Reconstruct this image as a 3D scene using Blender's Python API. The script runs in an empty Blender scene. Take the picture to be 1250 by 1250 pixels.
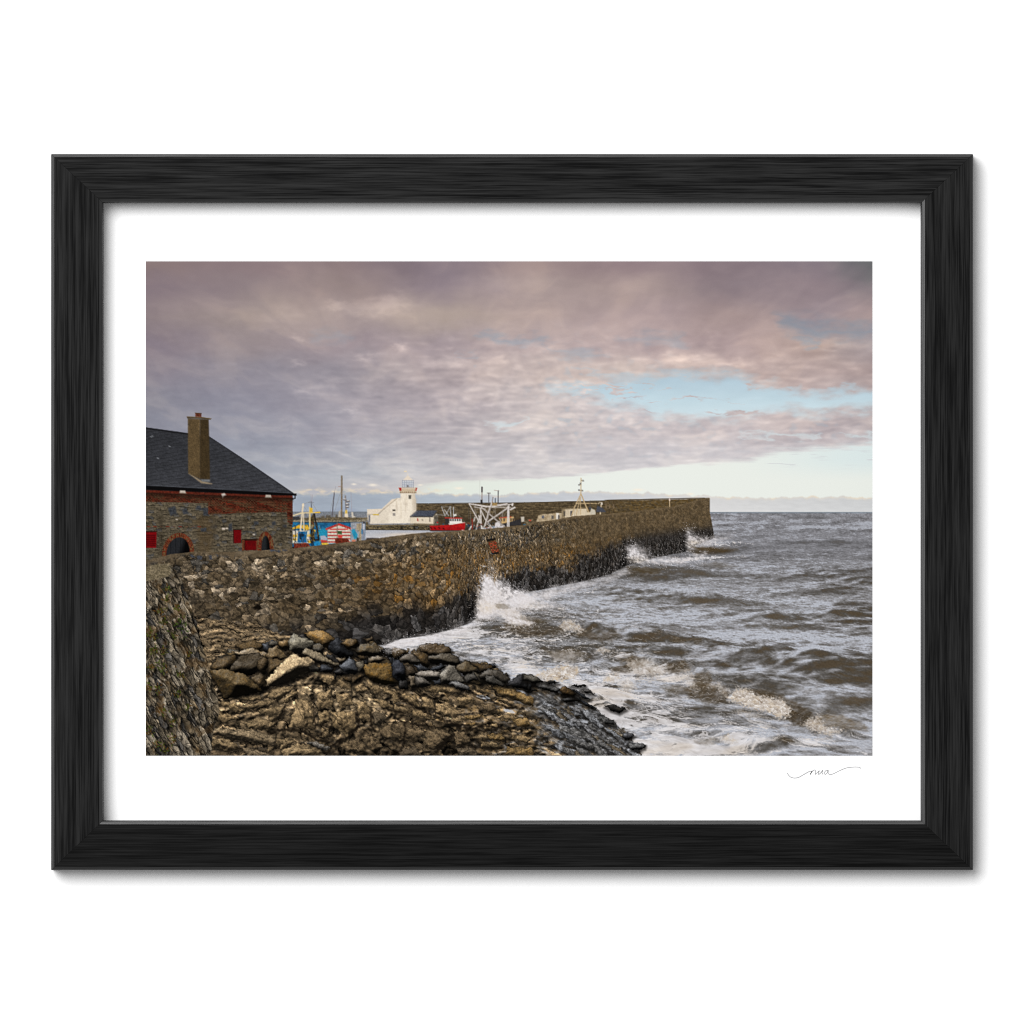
import bpy, math
import numpy as np
from mathutils import Vector
S = bpy.context.scene
# ---------------------------------------------------------------- camera (1 unit = 1 m, 1 photo pixel = 1 mm on the wall)
DIST = 12.0
cam_d = bpy.data.cameras.new('camera'); cam = bpy.data.objects.new('camera', cam_d); S.collection.objects.link(cam)
cam.location = (0, -DIST, 0); cam.rotation_euler = (math.radians(90), 0, 0)
cam_d.sensor_width = 36; cam_d.lens = 36*DIST/1.25; cam_d.clip_end = 200
S.camera = cam
# ---------------------------------------------------------------- light: a white studio and one big soft lamp up on the left
w = bpy.data.worlds.new('World'); S.world = w; w.use_nodes = True
w.node_tree.nodes['Background'].inputs[0].default_value = (1, 1, 1, 1)
w.node_tree.nodes['Background'].inputs[1].default_value = .47
ld = bpy.data.lights.new('softbox', 'AREA'); ld.shape = 'DISK'; ld.size = 12.5; ld.energy = 4050
lamp = bpy.data.objects.new('softbox', ld); S.collection.objects.link(lamp)
lamp.location = (-6.2, -15, 6.6)
lamp.rotation_euler = (Vector((0, 0, 0))-Vector(lamp.location)).to_track_quat('-Z', 'Y').to_euler()
S.view_settings.view_transform = 'Standard'; S.view_settings.look = 'None'
S.cycles.use_denoising = False; S.cycles.filter_width = 1.05     # crisp like the photograph
S.view_settings.exposure = 0; S.view_settings.gamma = 1
INK = 1/1.50            # ink reflectance for a tone that should read as 1.0 on the wall
# ---------------------------------------------------------------- materials
def mat(name, col, rough=.8, spec=.3):
    m = bpy.data.materials.new(name); m.use_nodes = True; b = m.node_tree.nodes['Principled BSDF']
    b.inputs['Base Color'].default_value = (*col, 1); b.inputs['Roughness'].default_value = rough; b.inputs['Specular IOR Level'].default_value = spec
    return m
def node(m, kind, **kw):
    n = m.node_tree.nodes.new(kind)
    for k, v in kw.items(): setattr(n, k, v)
    return n
def noisy_white(name, a, b, scale, bump):
    m = mat(name, a, .9, .1); t = m.node_tree; p = t.nodes['Principled BSDF']
    tc = node(m, 'ShaderNodeTexCoord'); nz = node(m, 'ShaderNodeTexNoise'); nz.inputs['Scale'].default_value = scale; nz.inputs['Detail'].default_value = 5
    mx = node(m, 'ShaderNodeMix', data_type='RGBA'); mx.inputs[6].default_value = (*a, 1); mx.inputs[7].default_value = (*b, 1)
    bp = node(m, 'ShaderNodeBump'); bp.inputs['Strength'].default_value = bump; bp.inputs['Distance'].default_value = .001
    t.links.new(tc.outputs['Object'], nz.inputs['Vector']); t.links.new(nz.outputs['Fac'], mx.inputs[0]); t.links.new(mx.outputs[2], p.inputs['Base Color'])
    t.links.new(nz.outputs['Fac'], bp.inputs['Height']); t.links.new(bp.outputs[0], p.inputs['Normal'])
    return m
M_WALL = noisy_white('white_wall_paint', (.86, .86, .86), (.84, .84, .84), 60, .05)
M_PAPER = noisy_white('white_paper', (.87, .87, .87), (.86, .86, .86), 200, .02)
M_PEN = mat('grey_pencil', (.36, .36, .365), .8, .1)
def black_wood(name, lo, hi, seed):
    m = mat(name, lo, .5, .05); t = m.node_tree; p = t.nodes['Principled BSDF']; L = t.links.new
    tc = node(m, 'ShaderNodeTexCoord')
    def grain(sx, sy, det, off):
        mp = node(m, 'ShaderNodeMapping'); mp.inputs['Scale'].default_value = (sx, sy*.4, sy); mp.inputs['Location'].default_value = (seed*3.1+off, seed*1.7+off, 0)
        nz = node(m, 'ShaderNodeTexNoise'); nz.inputs['Scale'].default_value = 1; nz.inputs['Detail'].default_value = det; nz.inputs['Roughness'].default_value = .6; nz.inputs['Distortion'].default_value = .03
        L(tc.outputs['Object'], mp.inputs['Vector']); L(mp.outputs[0], nz.inputs['Vector']); return nz.outputs['Fac']
    a = grain(7, 230, 4, 0); b = grain(12, 640, 3, 5); c = grain(3.5, 60, 2, 9)
    m1 = node(m, 'ShaderNodeMath', operation='MULTIPLY_ADD'); L(b, m1.inputs[0]); m1.inputs[1].default_value = 1.25; L(a, m1.inputs[2])
    m2 = node(m, 'ShaderNodeMath', operation='MULTIPLY_ADD'); L(c, m2.inputs[0]); m2.inputs[1].default_value = .28; L(m1.outputs[0], m2.inputs[2])
    r = node(m, 'ShaderNodeMapRange'); r.inputs[1].default_value = 1.06; r.inputs[2].default_value = 1.50; L(m2.outputs[0], r.inputs[0])
    mx = node(m, 'ShaderNodeMix', data_type='RGBA'); mx.inputs[6].default_value = (*lo, 1); mx.inputs[7].default_value = (*hi, 1)
    L(r.outputs[0], mx.inputs[0]); L(mx.outputs[2], p.inputs['Base Color'])
    bp = node(m, 'ShaderNodeBump'); bp.inputs['Strength'].default_value = .25; bp.inputs['Distance'].default_value = .0006; L(m2.outputs[0], bp.inputs['Height']); L(bp.outputs[0], p.inputs['Normal'])
    return m
M_EDGE = black_wood('polished_black_edge', (.002, .002, .002), (.012, .012, .012), 7)
M_EDGE.node_tree.nodes['Principled BSDF'].inputs['Specular IOR Level'].default_value = .62
M_EDGE.node_tree.nodes['Principled BSDF'].inputs['Roughness'].default_value = .36
def ink_material():
    m = mat('printing_ink', (.5, .5, .5), .95, .0); a = node(m, 'ShaderNodeAttribute', attribute_name='ink')
    m.node_tree.links.new(a.outputs['Color'], m.node_tree.nodes['Principled BSDF'].inputs['Base Color']); return m
M_INK = ink_material()
# ---------------------------------------------------------------- setting and frame
def obj(name, verts, faces, m, parent=None, loc=(0, 0, 0), rot=0.):
    me = bpy.data.meshes.new(name); me.from_pydata(verts, [], faces); me.materials.append(m); me.update()
    o = bpy.data.objects.new(name, me); S.collection.objects.link(o); o.parent = parent; o.location = loc; o.rotation_euler = (0, rot, 0)
    return o
def W2(px, py, y=0.):      # photo pixel -> point on the plane at depth y in front of the wall
    k = (DIST+y)/DIST; return ((px-625)/1000*k, y, (625-py)/1000*k)
wall = obj('wall', [(-7, 0, -7), (7, 0, -7), (7, 0, 7), (-7, 0, 7), (-7, .2, -7), (7, .2, -7), (7, .2, 7), (-7, .2, 7)], [(0, 1, 2, 3), (5, 4, 7, 6), (4, 0, 3, 7), (1, 5, 6, 2), (3, 2, 6, 7), (4, 5, 1, 0)], M_WALL)
wall['kind'] = 'structure'
root = bpy.data.objects.new('framed_print', None); S.collection.objects.link(root); root.empty_display_size = .1
root['label'] = 'black wood-grain frame with a wide white border around a harbour seascape print'
root['category'] = 'framed print'
DEEP, BACK = .033, .0005      # front of the frame, back of the frame, both in front of the wall
X0, Z0, _ = W2(62.3, 188, -DEEP)[0], W2(62.3, 188, -DEEP)[2], 0; X1, Z1 = W2(1188, 1062.3, -DEEP)[0], W2(1188, 1062.3, -DEEP)[2]
IX0, IZ0 = W2(125, 247, -DEEP)[0], W2(125, 247, -DEEP)[2]; IX1, IZ1 = W2(1125, 1002.4, -DEEP)[0], W2(1125, 1002.4, -DEEP)[2]
def rail(oa, ob, ia, ib, lo, hi, seed):
    """one mitred length of moulding from outer corner oa to ob, inner corners ia and ib"""
    oa, ob, ia, ib = [np.array(v, float) for v in (oa, ob, ia, ib)]
    t = (ob-oa)/np.linalg.norm(ob-oa); ang = math.atan2(t[1], t[0]); mid = (oa+ob)/2
    prof = [(0, BACK), (0, DEEP-.0022), (.010, DEEP-.0013), (.064, DEEP), (.5, DEEP+.0002), (.936, DEEP), (.990, DEEP-.0013), (1, DEEP-.0022), (1, BACK)]
    V = []
    for e, (o, i) in enumerate(((oa, ia), (ob, ib))):
        sgn = 1 if e == 0 else -1
        for f, h in prof:
            p = o+(i-o)*f+t*sgn*.00012
            d = p-mid; c, s = math.cos(-ang), math.sin(-ang)
            V.append((d[0]*c-d[1]*s, -h, d[0]*s+d[1]*c))
    n = len(prof)
    F = [(k, k+1, n+k+1, n+k) for k in range(n-1)]+[(n-1, 0, n, 2*n-1), tuple(range(n-1, -1, -1)), tuple(range(n, 2*n))]
    o = obj('frame_rail', V, F, black_wood('black_stained_wood', lo, hi, seed), root, (mid[0], 0, mid[1]), -ang)
    o.data.materials.append(M_EDGE)
    for k in (1, 2, 5, 6): o.data.polygons[k].material_index = 1
    import bmesh
    bm = bmesh.new(); bm.from_mesh(o.data); bmesh.ops.recalc_face_normals(bm, faces=bm.faces); bm.to_mesh(o.data); bm.free()
    return o
G0, G1 = (.0010, .0010, .0011), (.018, .018, .018)
rail((X0, Z0), (X1, Z0), (IX0, IZ0), (IX1, IZ0), G0, G1, 1)
rail((X1, Z0), (X1, Z1), (IX1, IZ0), (IX1, IZ1), G0, (.015, .015, .015), 2)
rail((X1, Z1), (X0, Z1), (IX1, IZ1), (IX0, IZ1), (.0006, .0006, .0006), (.008, .008, .008), 3)  # bottom rail: dimmer light lower down, put into a darker wood colour
rail((X0, Z1), (X0, Z0), (IX0, IZ1), (IX0, IZ0), G0, (.015, .015, .015), 4)
PY = -.004
m_ = .006
paper = obj('print_paper', [(IX0-m_, -.002, IZ1-m_), (IX1+m_, -.002, IZ1-m_), (IX1+m_, -.002, IZ0+m_), (IX0-m_, -.002, IZ0+m_), (IX0-m_+.0065, PY, IZ1-m_+.0065), (IX1+m_-.0065, PY, IZ1-m_+.0065), (IX1+m_-.0065, PY, IZ0+m_-.0065), (IX0-m_+.0065, PY, IZ0+m_-.0065)], [(4, 5, 6, 7), (3, 2, 1, 0), (0, 1, 5, 4), (1, 2, 6, 5), (2, 3, 7, 6), (3, 0, 4, 7)], M_PAPER, root)
# signature under the picture
def stroke(points, wd):
    p = np.array(points, float)/8.929+np.array([940, 920.]); q = []
    for i in range(len(p)-1):                      # smooth through the points
        a, b, c, d = p[max(i-1, 0)], p[i], p[i+1], p[min(i+2, len(p)-1)]
        for t in np.linspace(0, 1, 7, endpoint=False):
            q.append(.5*(2*b+(c-a)*t+(2*a-5*b+4*c-d)*t*t+(3*b-a-3*c+d)*t**3))
    q.append(p[-1]); q = np.array(q); t = np.gradient(q, axis=0); n = np.stack([-t[:, 1], t[:, 0]], 1); n /= np.linalg.norm(n, axis=1)[:, None]+1e-9
    return q+n*wd/2, q-n*wd/2
V, F = [], []
for pl, wd in (([(188, 208), (200, 232), (225, 255), (265, 265), (310, 258), (365, 228), (425, 195), (452, 190)], 1.1), ([(462, 186), (448, 205), (438, 228)], 1.0), ([(438, 226), (455, 198), (480, 178), (497, 182), (492, 205), (494, 226)], 1.0), ([(494, 226), (515, 205), (536, 186), (528, 210), (530, 226), (550, 210), (574, 182)], 1.0), ([(574, 182), (566, 205), (572, 222), (580, 216)], 1.0), ([(632, 182), (612, 182), (594, 204), (600, 226), (620, 210), (634, 182), (632, 206), (640, 222), (660, 229)], 1.0), ([(660, 229), (700, 214), (760, 184), (830, 156), (900, 146), (960, 146), (980, 152), (991, 162)], 1.0)):
    a, b = stroke(pl, wd); k = len(V)
    for u, v in zip(a, b): V += [W2(*u, PY-.0003), W2(*v, PY-.0003)]
    F += [(k+2*i, k+2*i+1, k+2*i+3, k+2*i+2) for i in range(len(a)-1)]
sig = obj('signature', V, F, M_PEN, paper); sig['label'] = 'thin grey handwritten signature with long swooping tails'
# ---------------------------------------------------------------- the printed picture, mixed as ink colours
SC = 1.15                       # ink cells per millimetre of print
PX0, PY0, PX1, PY1 = 178.0, 319.0, 1065.0, 922.5
GW = int(round((PX1-PX0)*SC))+1
GH = int(round((PY1-PY0)*SC))+1
XX, YY = np.meshgrid(np.linspace(PX0, PX1, GW), np.linspace(PY0, PY1, GH))
IMG = np.zeros((GH, GW, 3))
LAB = np.zeros((GH, GW), np.int32)
KINDS = []

_r = np.random.default_rng(12)
PERM = _r.permutation(1024).astype(np.int32)
_t = _r.random(1024)*6.2831853
GXT = np.cos(_t).astype(np.float32)*1.5; GYT = np.sin(_t).astype(np.float32)*1.5
RNT = ((np.arange(1024)+.5)/1024).astype(np.float32)
from concurrent.futures import ThreadPoolExecutor
POOL = ThreadPoolExecutor(4)
def chunked(f, x, y, nout):
    """run f(x, y) on four strips at once"""
    x, y = np.broadcast_arrays(np.asarray(x, np.float32), np.asarray(y, np.float32))
    if x.size < 20000: return f(x, y)
    n = len(x); c = [n*i//4 for i in range(5)]
    r = list(POOL.map(lambda i: f(x[c[i]:c[i+1]], y[c[i]:c[i+1]]), range(4)))
    return np.concatenate(r) if nout == 1 else tuple(np.concatenate([q[k] for q in r]) for k in range(nout))
def hix(ix, iy, seed):
    return np.take(PERM, (np.take(PERM, (ix+seed*37) & 1023)+iy+seed*113) & 1023)
def hsh(ix, iy, seed):
    return np.take(RNT, hix(np.asarray(ix).astype(np.int32), np.asarray(iy).astype(np.int32), seed)).astype(float)
def perlin(x, y, seed=0):
    def f(x, y):
        ix = np.floor(x); iy = np.floor(y); fx = x-ix; fy = y-iy
        ux = fx*fx*fx*(fx*(fx*6-15)+10); uy = fy*fy*fy*(fy*(fy*6-15)+10)
        ix = ix.astype(np.int32); iy = iy.astype(np.int32)+seed*113
        p0 = np.take(PERM, (ix+seed*37) & 1023)+iy; p1 = np.take(PERM, (ix+1+seed*37) & 1023)+iy
        def g(p, a, b):
            k = np.take(PERM, p & 1023); return np.take(GXT, k)*(fx-a)+np.take(GYT, k)*(fy-b)
        n0 = g(p0, 0, 0); n0 += (g(p1, 1, 0)-n0)*ux
        n1 = g(p0+1, 0, 1); n1 += (g(p1+1, 1, 1)-n1)*ux
        return n0+(n1-n0)*uy
    return chunked(f, x, y, 1)
def fbm(x, y, o=4, seed=0, gain=.5):
    s = 0.; a = 1.; t = 0.
    for i in range(o):
        s = s+a*perlin(x, y, seed+17*i); t += a; a *= gain
        x, y = 2.03*x+.37*y+3.1, 2.03*y-.37*x+1.7
    return s/t*1.4
def ridged(x, y, o=4, seed=0, gain=.5):
    s = 0.; a = 1.; t = 0.
    for i in range(o):
        s = s+a*(1-2*np.abs(perlin(x, y, seed+17*i))); t += a; a *= gain
        x, y = 2.03*x+.37*y+3.1, 2.03*y-.37*x+1.7
    return s/t
def worley(x, y, seed=0, j=.9):
    def f(x, y):
        ix = np.floor(x); iy = np.floor(y); fx = x-ix; fy = y-iy
        ix = ix.astype(np.int32); iy = iy.astype(np.int32)
        f1 = np.full(x.shape, 81., np.float32); f2 = f1.copy(); c = np.zeros(x.shape, np.int32); dx = np.zeros(x.shape, np.float32); dy = dx.copy()
        for a in (-1, 0, 1):
            for b in (-1, 0, 1):
                h = hix(ix+a, iy+b, seed)
                ex = fx-(a+.5)-j*(np.take(RNT, h)-.5); ey = fy-(b+.5)-j*(np.take(RNT, (h*7+331) & 1023)-.5)
                d = ex*ex+ey*ey; m = d < f1
                f2 = np.where(m, f1, np.minimum(f2, d))
                c = np.where(m, h, c); dx = np.where(m, ex, dx); dy = np.where(m, ey, dy); f1 = np.where(m, d, f1)
        return np.sqrt(f1), np.sqrt(f2), np.take(RNT, (c*13+77) & 1023), dx, dy
    return chunked(f, x, y, 5)
def rnd(c, k): return np.modf(np.abs(np.sin(np.asarray(c, float)*1234.567+k*78.233))*43758.5453)[0]
def ss(a, b, x):
    t = np.clip((x-a)/(b-a), 0, 1); return t*t*(3-2*t)
def mix(a, b, t):
    a = np.asarray(a, float); b = np.asarray(b, float); t = np.asarray(t)
    return a+(b-a)*t[..., None]
def blur(a, r):
    k = max(1, int(round(r*SC)))
    for ax in (0, 1):
        for _ in range(2):
            p = [(0, 0), (0, 0)]; p[ax] = (k+1, k)
            c = np.cumsum(np.pad(a, p, mode='edge'), axis=ax); n = a.shape[ax]
            hi = np.take(c, np.arange(2*k+1, 2*k+1+n), axis=ax); lo = np.take(c, np.arange(0, n), axis=ax)
            a = (hi-lo)/(2*k+1)
    return a
def pts(s, tr=None):
    p = np.array([[float(v) for v in q.split(',')] for q in s.split()])
    if tr: p = p/tr[2]+np.array(tr[:2])
    return p
def sdf(x, y, p):
    """signed distance to a polygon, negative inside"""
    d = np.full(x.shape, 1e9); ins = np.zeros(x.shape, bool)
    n = len(p)
    for i in range(n):
        ax, ay = p[i]; bx, by = p[(i+1) % n]
        ex, ey = bx-ax, by-ay; wx = x-ax; wy = y-ay
        t = np.clip((wx*ex+wy*ey)/(ex*ex+ey*ey+1e-9), 0, 1)
        d = np.minimum(d, (wx-ex*t)**2+(wy-ey*t)**2)
        if ay != by:
            ins ^= ((ay > y) != (by > y)) & (x < (bx-ax)*(y-ay)/(by-ay)+ax)
    d = np.sqrt(d)
    return np.where(ins, -d, d)
def box(x0, y0, x1, y1):
    a = max(0, int(np.floor((x0-PX0)*SC))); b = min(GW, int(np.ceil((x1-PX0)*SC))+1)
    c = max(0, int(np.floor((y0-PY0)*SC))); d = min(GH, int(np.ceil((y1-PY0)*SC))+1)
    return slice(c, d), slice(a, b)
def kind(name):
    if name not in KINDS: KINDS.append(name)
    return KINDS.index(name)
def put(sl, al, col, name=None):
    col = np.asarray(col, float)
    IMG[sl] = IMG[sl]*(1-al[..., None])+col*al[..., None]
    if name is not None:
        LAB[sl][al > .5] = kind(name)
def poly(p, col, name=None, tex=0., soft=.6, warp=0., seed=1, a=1.):
    """fill a polygon; tex = grain strength; col may be a function of (x, y)"""
    p = np.asarray(p, float); m = 2+3*warp
    sl = box(p[:, 0].min()-m, p[:, 1].min()-m, p[:, 0].max()+m, p[:, 1].max()+m)
    x = XX[sl]; y = YY[sl]
    if x.size == 0: return
    if warp: d = sdf(x+warp*fbm(x/4, y/4, 3, seed), y+warp*fbm(x/4+9, y/4, 3, seed+5), p)
    else: d = sdf(x, y, p)
    c = col(x, y) if callable(col) else np.broadcast_to(np.asarray(col, float), x.shape+(3,))
    if tex: c = c*(1+tex*fbm(x/2.2, y/2.2, 3, seed+40))[..., None]
    put(sl, np.clip(.5-d/(2*soft), 0, 1)*a, c, name)
def line(p, w, col, name=None, a=1., soft=.5):
    p = np.asarray(p, float); m = w+2
    for i in range(len(p)-1):
        (ax, ay), (bx, by) = p[i], p[i+1]
        sl = box(min(ax, bx)-m, min(ay, by)-m, max(ax, bx)+m, max(ay, by)+m)
        x = XX[sl]; y = YY[sl]
        if x.size == 0: continue
        ex, ey = bx-ax, by-ay
        t = np.clip(((x-ax)*ex+(y-ay)*ey)/(ex*ex+ey*ey+1e-9), 0, 1)
        d = np.hypot(x-ax-ex*t, y-ay-ey*t)
        al = np.clip((w/2-d)/(2*soft)+.5, 0, 1)*min(1, w/(2*soft)+.25)*a
        put(sl, np.clip(al, 0, 1), col)
        if name is not None: LAB[sl][d < max(w/2, .5)] = kind(name)
def blob(x, y, cx, cy, rx, ry, deg=0):
    c, s = np.cos(np.radians(deg)), np.sin(np.radians(deg))
    u = ((x-cx)*c+(y-cy)*s)/rx; v = (-(x-cx)*s+(y-cy)*c)/ry
    return np.exp(-u*u-v*v)
def lerpline(x, p):
    return np.interp(x, p[:, 0], p[:, 1])
# ---------------------------------------------------------------- printed sky
def paint_sky():
    sl = box(PX0, PY0, PX1, 640); x = XX[sl]; y = YY[sl]
    gx = [178, 300, 420, 540, 660, 780, 900, 1000, 1065]
    gy = [319, 350, 385, 420, 455, 490, 525, 555, 580, 602, 625]
    g = """136,119,119 138,121,124 142,125,126 124,112,122 150,132,132 142,124,129 136,121,127 126,115,124 104,106,108
128,114,121 138,124,127 146,130,129 136,123,131 158,142,141 156,139,138 138,124,130 142,127,133 130,120,126
140,126,128 150,136,133 152,138,138 168,153,146 166,149,147 160,143,146 162,143,142 150,136,142 164,145,145
132,120,128 146,133,134 150,137,142 158,145,150 168,153,155 170,153,155 168,149,150 178,157,150 160,150,154
136,127,134 138,131,138 148,141,148 166,154,157 184,170,168 196,181,176 182,164,161 178,160,158 176,158,156
136,132,139 142,137,145 156,149,156 166,157,163 188,179,180 192,186,190 192,180,180 186,172,172 184,170,170
135,134,143 147,145,153 160,156,164 170,164,170 188,181,183 188,181,185 194,184,186 182,171,174 178,168,171
140,142,151 152,154,163 166,166,174 177,175,181 188,185,190 194,190,195 200,196,200 206,201,204 208,204,206
148,150,161 160,163,172 173,176,183 190,189,193 203,200,202 206,204,207 212,212,213 220,222,221 222,226,225
156,160,170 168,172,181 184,182,186 205,200,198 216,214,212 222,221,218 224,224,220 222,222,219 216,217,214
150,158,170 158,166,178 166,175,186 188,194,203 204,207,212 209,211,216 212,214,216 211,213,214 208,210,211"""
    g = np.array([[[float(v) for v in c.split(',')] for c in r.split()] for r in g.split('\n')])
    wx = x+16*fbm(x/60, y/32, 3, 3); wy = y+10*fbm(x/60+7, y/30, 3, 4)
    fi = np.interp(wx, gx, np.arange(9)); fj = np.interp(wy, gy, np.arange(11))
    i = np.clip(fi.astype(int), 0, 7); j = np.clip(fj.astype(int), 0, 9)
    u = (fi-i); v = (fj-j); u = u*u*(3-2*u)*.6+u*.4; v = v*v*(3-2*v)*.6+v*.4
    u = u[..., None]; v = v[..., None]
    c = (g[j, i]*(1-u)+g[j, i+1]*u)*(1-v)+(g[j+1, i]*(1-u)+g[j+1, i+1]*u)*v
    # cloud relief on a plane overhead
    e = np.maximum(632-y, 3)
    pu = (x-560)/(e+120)*3.0; pv = 900/(e+120)
    qx = pu+.25*fbm(pu*1.3, pv*1.3, 3, 77); qy = pv+.25*fbm(pu*1.3+5, pv*1.3, 3, 78)
    big = fbm(qx*1.1, qy*2.2, 5, 21)
    lx = x+10*fbm(x/30, y/18, 3, 33); ly = y+5*fbm(x/30+4, y/18, 3, 34)
    sy = 6+13*np.clip(e, 0, 300)/300.
    vx = x+6*fbm(x/45, y/30, 2, 33); vy = y+3*fbm(x/45+4, y/30, 2, 34)
    puffs = blur(fbm(vx/27, vy/sy, 4, 31, .48), .6); lump = .95*puffs+.5*ss(.05, .6, puffs)*ss(-.4, .4, fbm(x/90, y/40, 2, 37))+.3*fbm(vx/60, vy/(sy*2.5), 2, 35)
    lw = ss(390, 450, y)*(1-ss(575, 605, y))*(.25+.75*ss(350, 560, x))
    f = 14*big*(1-ss(560, 610, y)*.6)+lump*(3+13*lw)
    f = f*(.6+.4*ss(240, 430, x))
    c = c+f[..., None]*np.array([1.06, .98, .86])
    cen = blob(x, y, 640, 480, 300, 120)
    c = c+(6+10*cen)[..., None]*np.array([1.0, .88, .72])+(5*ss(0, .5, big))[..., None]*np.array([1., .75, .3])
    c = c+blob(x, y, 260, 500, 170, 90)[..., None]*np.array([-5, -1, 5.])
    fm = fbm(vx/11, vy/7, 3, 45); c = c+(2.6*fm*ss(340, 420, y)*(1-ss(570, 600, y)))[..., None]
    reg = np.clip(blob(x, y, 690, 490, 190, 55, 6)*1.3+.7*blob(x, y, 1010, 520, 110, 22), 0, 1)
    p2 = blur(fbm(x/12.5+.3*fbm(x/20, y/12, 2, 38), y/5.6, 3, 39, .45), .5); p2 = p2*(.7+.5*fbm(x/45, y/22, 2, 40))
    c = c+(reg*19*p2)[..., None]*np.array([1.05, .98, .88])
    c = mix(c, (176, 198, 214), reg*ss(.05, .5, -p2)*.30*ss(600, 700, x))
    # bright lit puffs
    puff = 0
    for (px, py, rx, ry, k) in [(455, 376, 34, 8, 26), (480, 366, 18, 7, 20), (412, 373, 10, 4, 18), (365, 414, 6, 4, 18), (444, 436, 9, 3, 22),
            (488, 424, 8, 3, 34), (362, 443, 6, 3, 22), (370, 478, 10, 3, 20), (425, 500, 9, 3, 22), (405, 466, 7, 5, 14), (445, 440, 10, 4, 12),
            (560, 445, 26, 5, 20), (610, 440, 14, 4, 18), (650, 424, 24, 5, 18), (690, 470, 20, 5, 16), (800, 440, 30, 5, 18), (890, 444, 32, 4, 24), (845, 437, 26, 4, 22),
            (950, 440, 26, 5, 16), (1020, 420, 30, 5, 18), (640, 520, 24, 5, 16), (700, 490, 40, 5, 15), (720, 506, 30, 3, 12), (260, 372, 50, 10, 8), (345, 385, 22, 7, 12), (600, 350, 40, 9, 10), (760, 345, 40, 12, 10)]:
        puff = puff+k*blob(x+9*fbm(x/16, y/9, 3, 61), y+5*fbm(x/16, y/9, 3, 62), px, py, rx*1.15, ry*1.3, 0)
    c = c+puff[..., None]*np.array([1.05, .95, .8])*.9
    # gaps of clear sky
    hx = x+18*fbm(x/38, y/14, 4, 41); hy = y+10*fbm(x/34, y/12, 4, 42)+2.5*fbm(x/14, y/7, 2, 43)
    h = np.zeros(x.shape)
    for s, k, so in [("668,474 700,469 740,470 775,462 810,455 850,455 900,460 935,470 985,478 1030,476 1080,476 1080,502 1030,500 985,504 950,500 900,509 850,512 815,508 780,498 745,492 725,484 690,479", .92, 11.),
                 ("585,409 620,410 665,415 668,420 620,418 590,414", .5, 7.), ("672,424 720,430 745,438 720,440 690,434", .4, 7.), ("700,447 760,458 800,462 770,468 735,458", .55, 6.),
                 ("950,383 985,392 1030,396 1080,394 1080,408 1030,410 985,413 962,404", .6, 13.), ("960,415 1000,413 1000,420 975,421", .5, 5.),
                 ("600,518 640,508 625,522 612,526", .6, 4.), ("905,528 950,530 1010,532 1010,536 950,535", .55, 3.), ("1030,528 1080,532 1080,537 1050,536", .55, 3.), ("560,432 580,436 575,440", .3, 4.),
                 ("760,412 800,408 840,412 830,422 790,420", .35, 8.), ("380,408 420,404 420,416 385,416", .25, 9.)]:
        h = np.maximum(h, k*(1-ss(-so, so, sdf(hx, hy, pts(s)))))
    isl = 0
    for (px, py, rx, ry, k) in [(1000, 470, 66, 6, 1.), (850, 487, 38, 2.2, .7), (905, 490, 24, 1.6, .5), (800, 492, 12, 2, .6), (870, 502, 18, 3, .6), (905, 505, 30, 4, .8), (760, 478, 26, 3, .8), (735, 466, 24, 4, .7), (690, 474, 22, 3, .6), (725, 478, 34, 2.2, .7), (765, 486, 40, 2, .6), (820, 474, 40, 2, .5), (790, 500, 26, 2.4, .6), (705, 470, 20, 2, .8), (745, 472, 26, 2.2, .8), (780, 469, 20, 2, .7), (700, 483, 24, 2.6, .8), (840, 463, 14, 3, .4), (925, 471, 18, 3, .6)]:
        isl = np.maximum(isl, k*blob(hx, hy, px, py, rx, ry))
    h = h*(1-ss(.3, .75, isl+.25*fbm(x/18, y/5, 3, 47)))
    by = [319, 400, 440, 465, 490, 510, 560, 590]
    bl = np.stack([np.interp(y, by, [88, 122, 158, 174, 192, 206, 218, 230]), np.interp(y, by, [110, 142, 184, 203, 219, 228, 233, 238]), np.interp(y, by, [132, 162, 202, 219, 230, 235, 233, 232])], -1)
    bl = bl*.88+.12*bl.mean(-1, keepdims=True)+3
    bl = bl+(4*fbm(x/50, y/14, 3, 49))[..., None]
    c = c*(1-h[..., None])+bl*h[..., None]
    # pale clear band under the cloud deck, and low cloud banks on the horizon
    lo = lerpline(x, np.array([[178, 640], [470, 606], [500, 594], [560, 587], [640, 585], [700, 581], [745, 576], [800, 570], [860, 566], [915, 562], [940, 552], [1000, 547], [1065, 543.]]))
    sw = 2+4*ss(820, 960, x)+3*ss(640, 520, x); t = ss(-sw, sw, y+(2.5+2*ss(820, 960, x))*fbm(x/34, y/4, 4, 51)-lo)*ss(478, 545, x)
    cream = mix((226, 232, 222), (236, 240, 233), ss(520, 760, x)); cream = mix(cream, (222, 234, 233), ss(880, 1060, x)*(1-ss(560, 590, y)))
    c = c*(1-t[..., None])+cream*t[..., None]
    strk = ss(.25, .6, fbm(x/55, y/2.6, 3, 53))*t*ss(880, 940, x)*(1-ss(565, 575, y))*.6
    c = mix(c, (206, 206, 210), strk)
    top = lerpline(x, np.array([[178, 606], [350, 600], [385, 604], [420, 597], [440, 601], [470, 600], [520, 602], [560, 603], [600, 604], [640, 602], [690, 600], [730, 600], [790, 602], [840, 604], [880, 606], [940, 608], [990, 606], [1065, 607.]]))
    top = top+3.2*fbm(x/14, y*0+2, 4, 55)
    b = ss(-1.2, 1.5, y-top)
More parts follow.
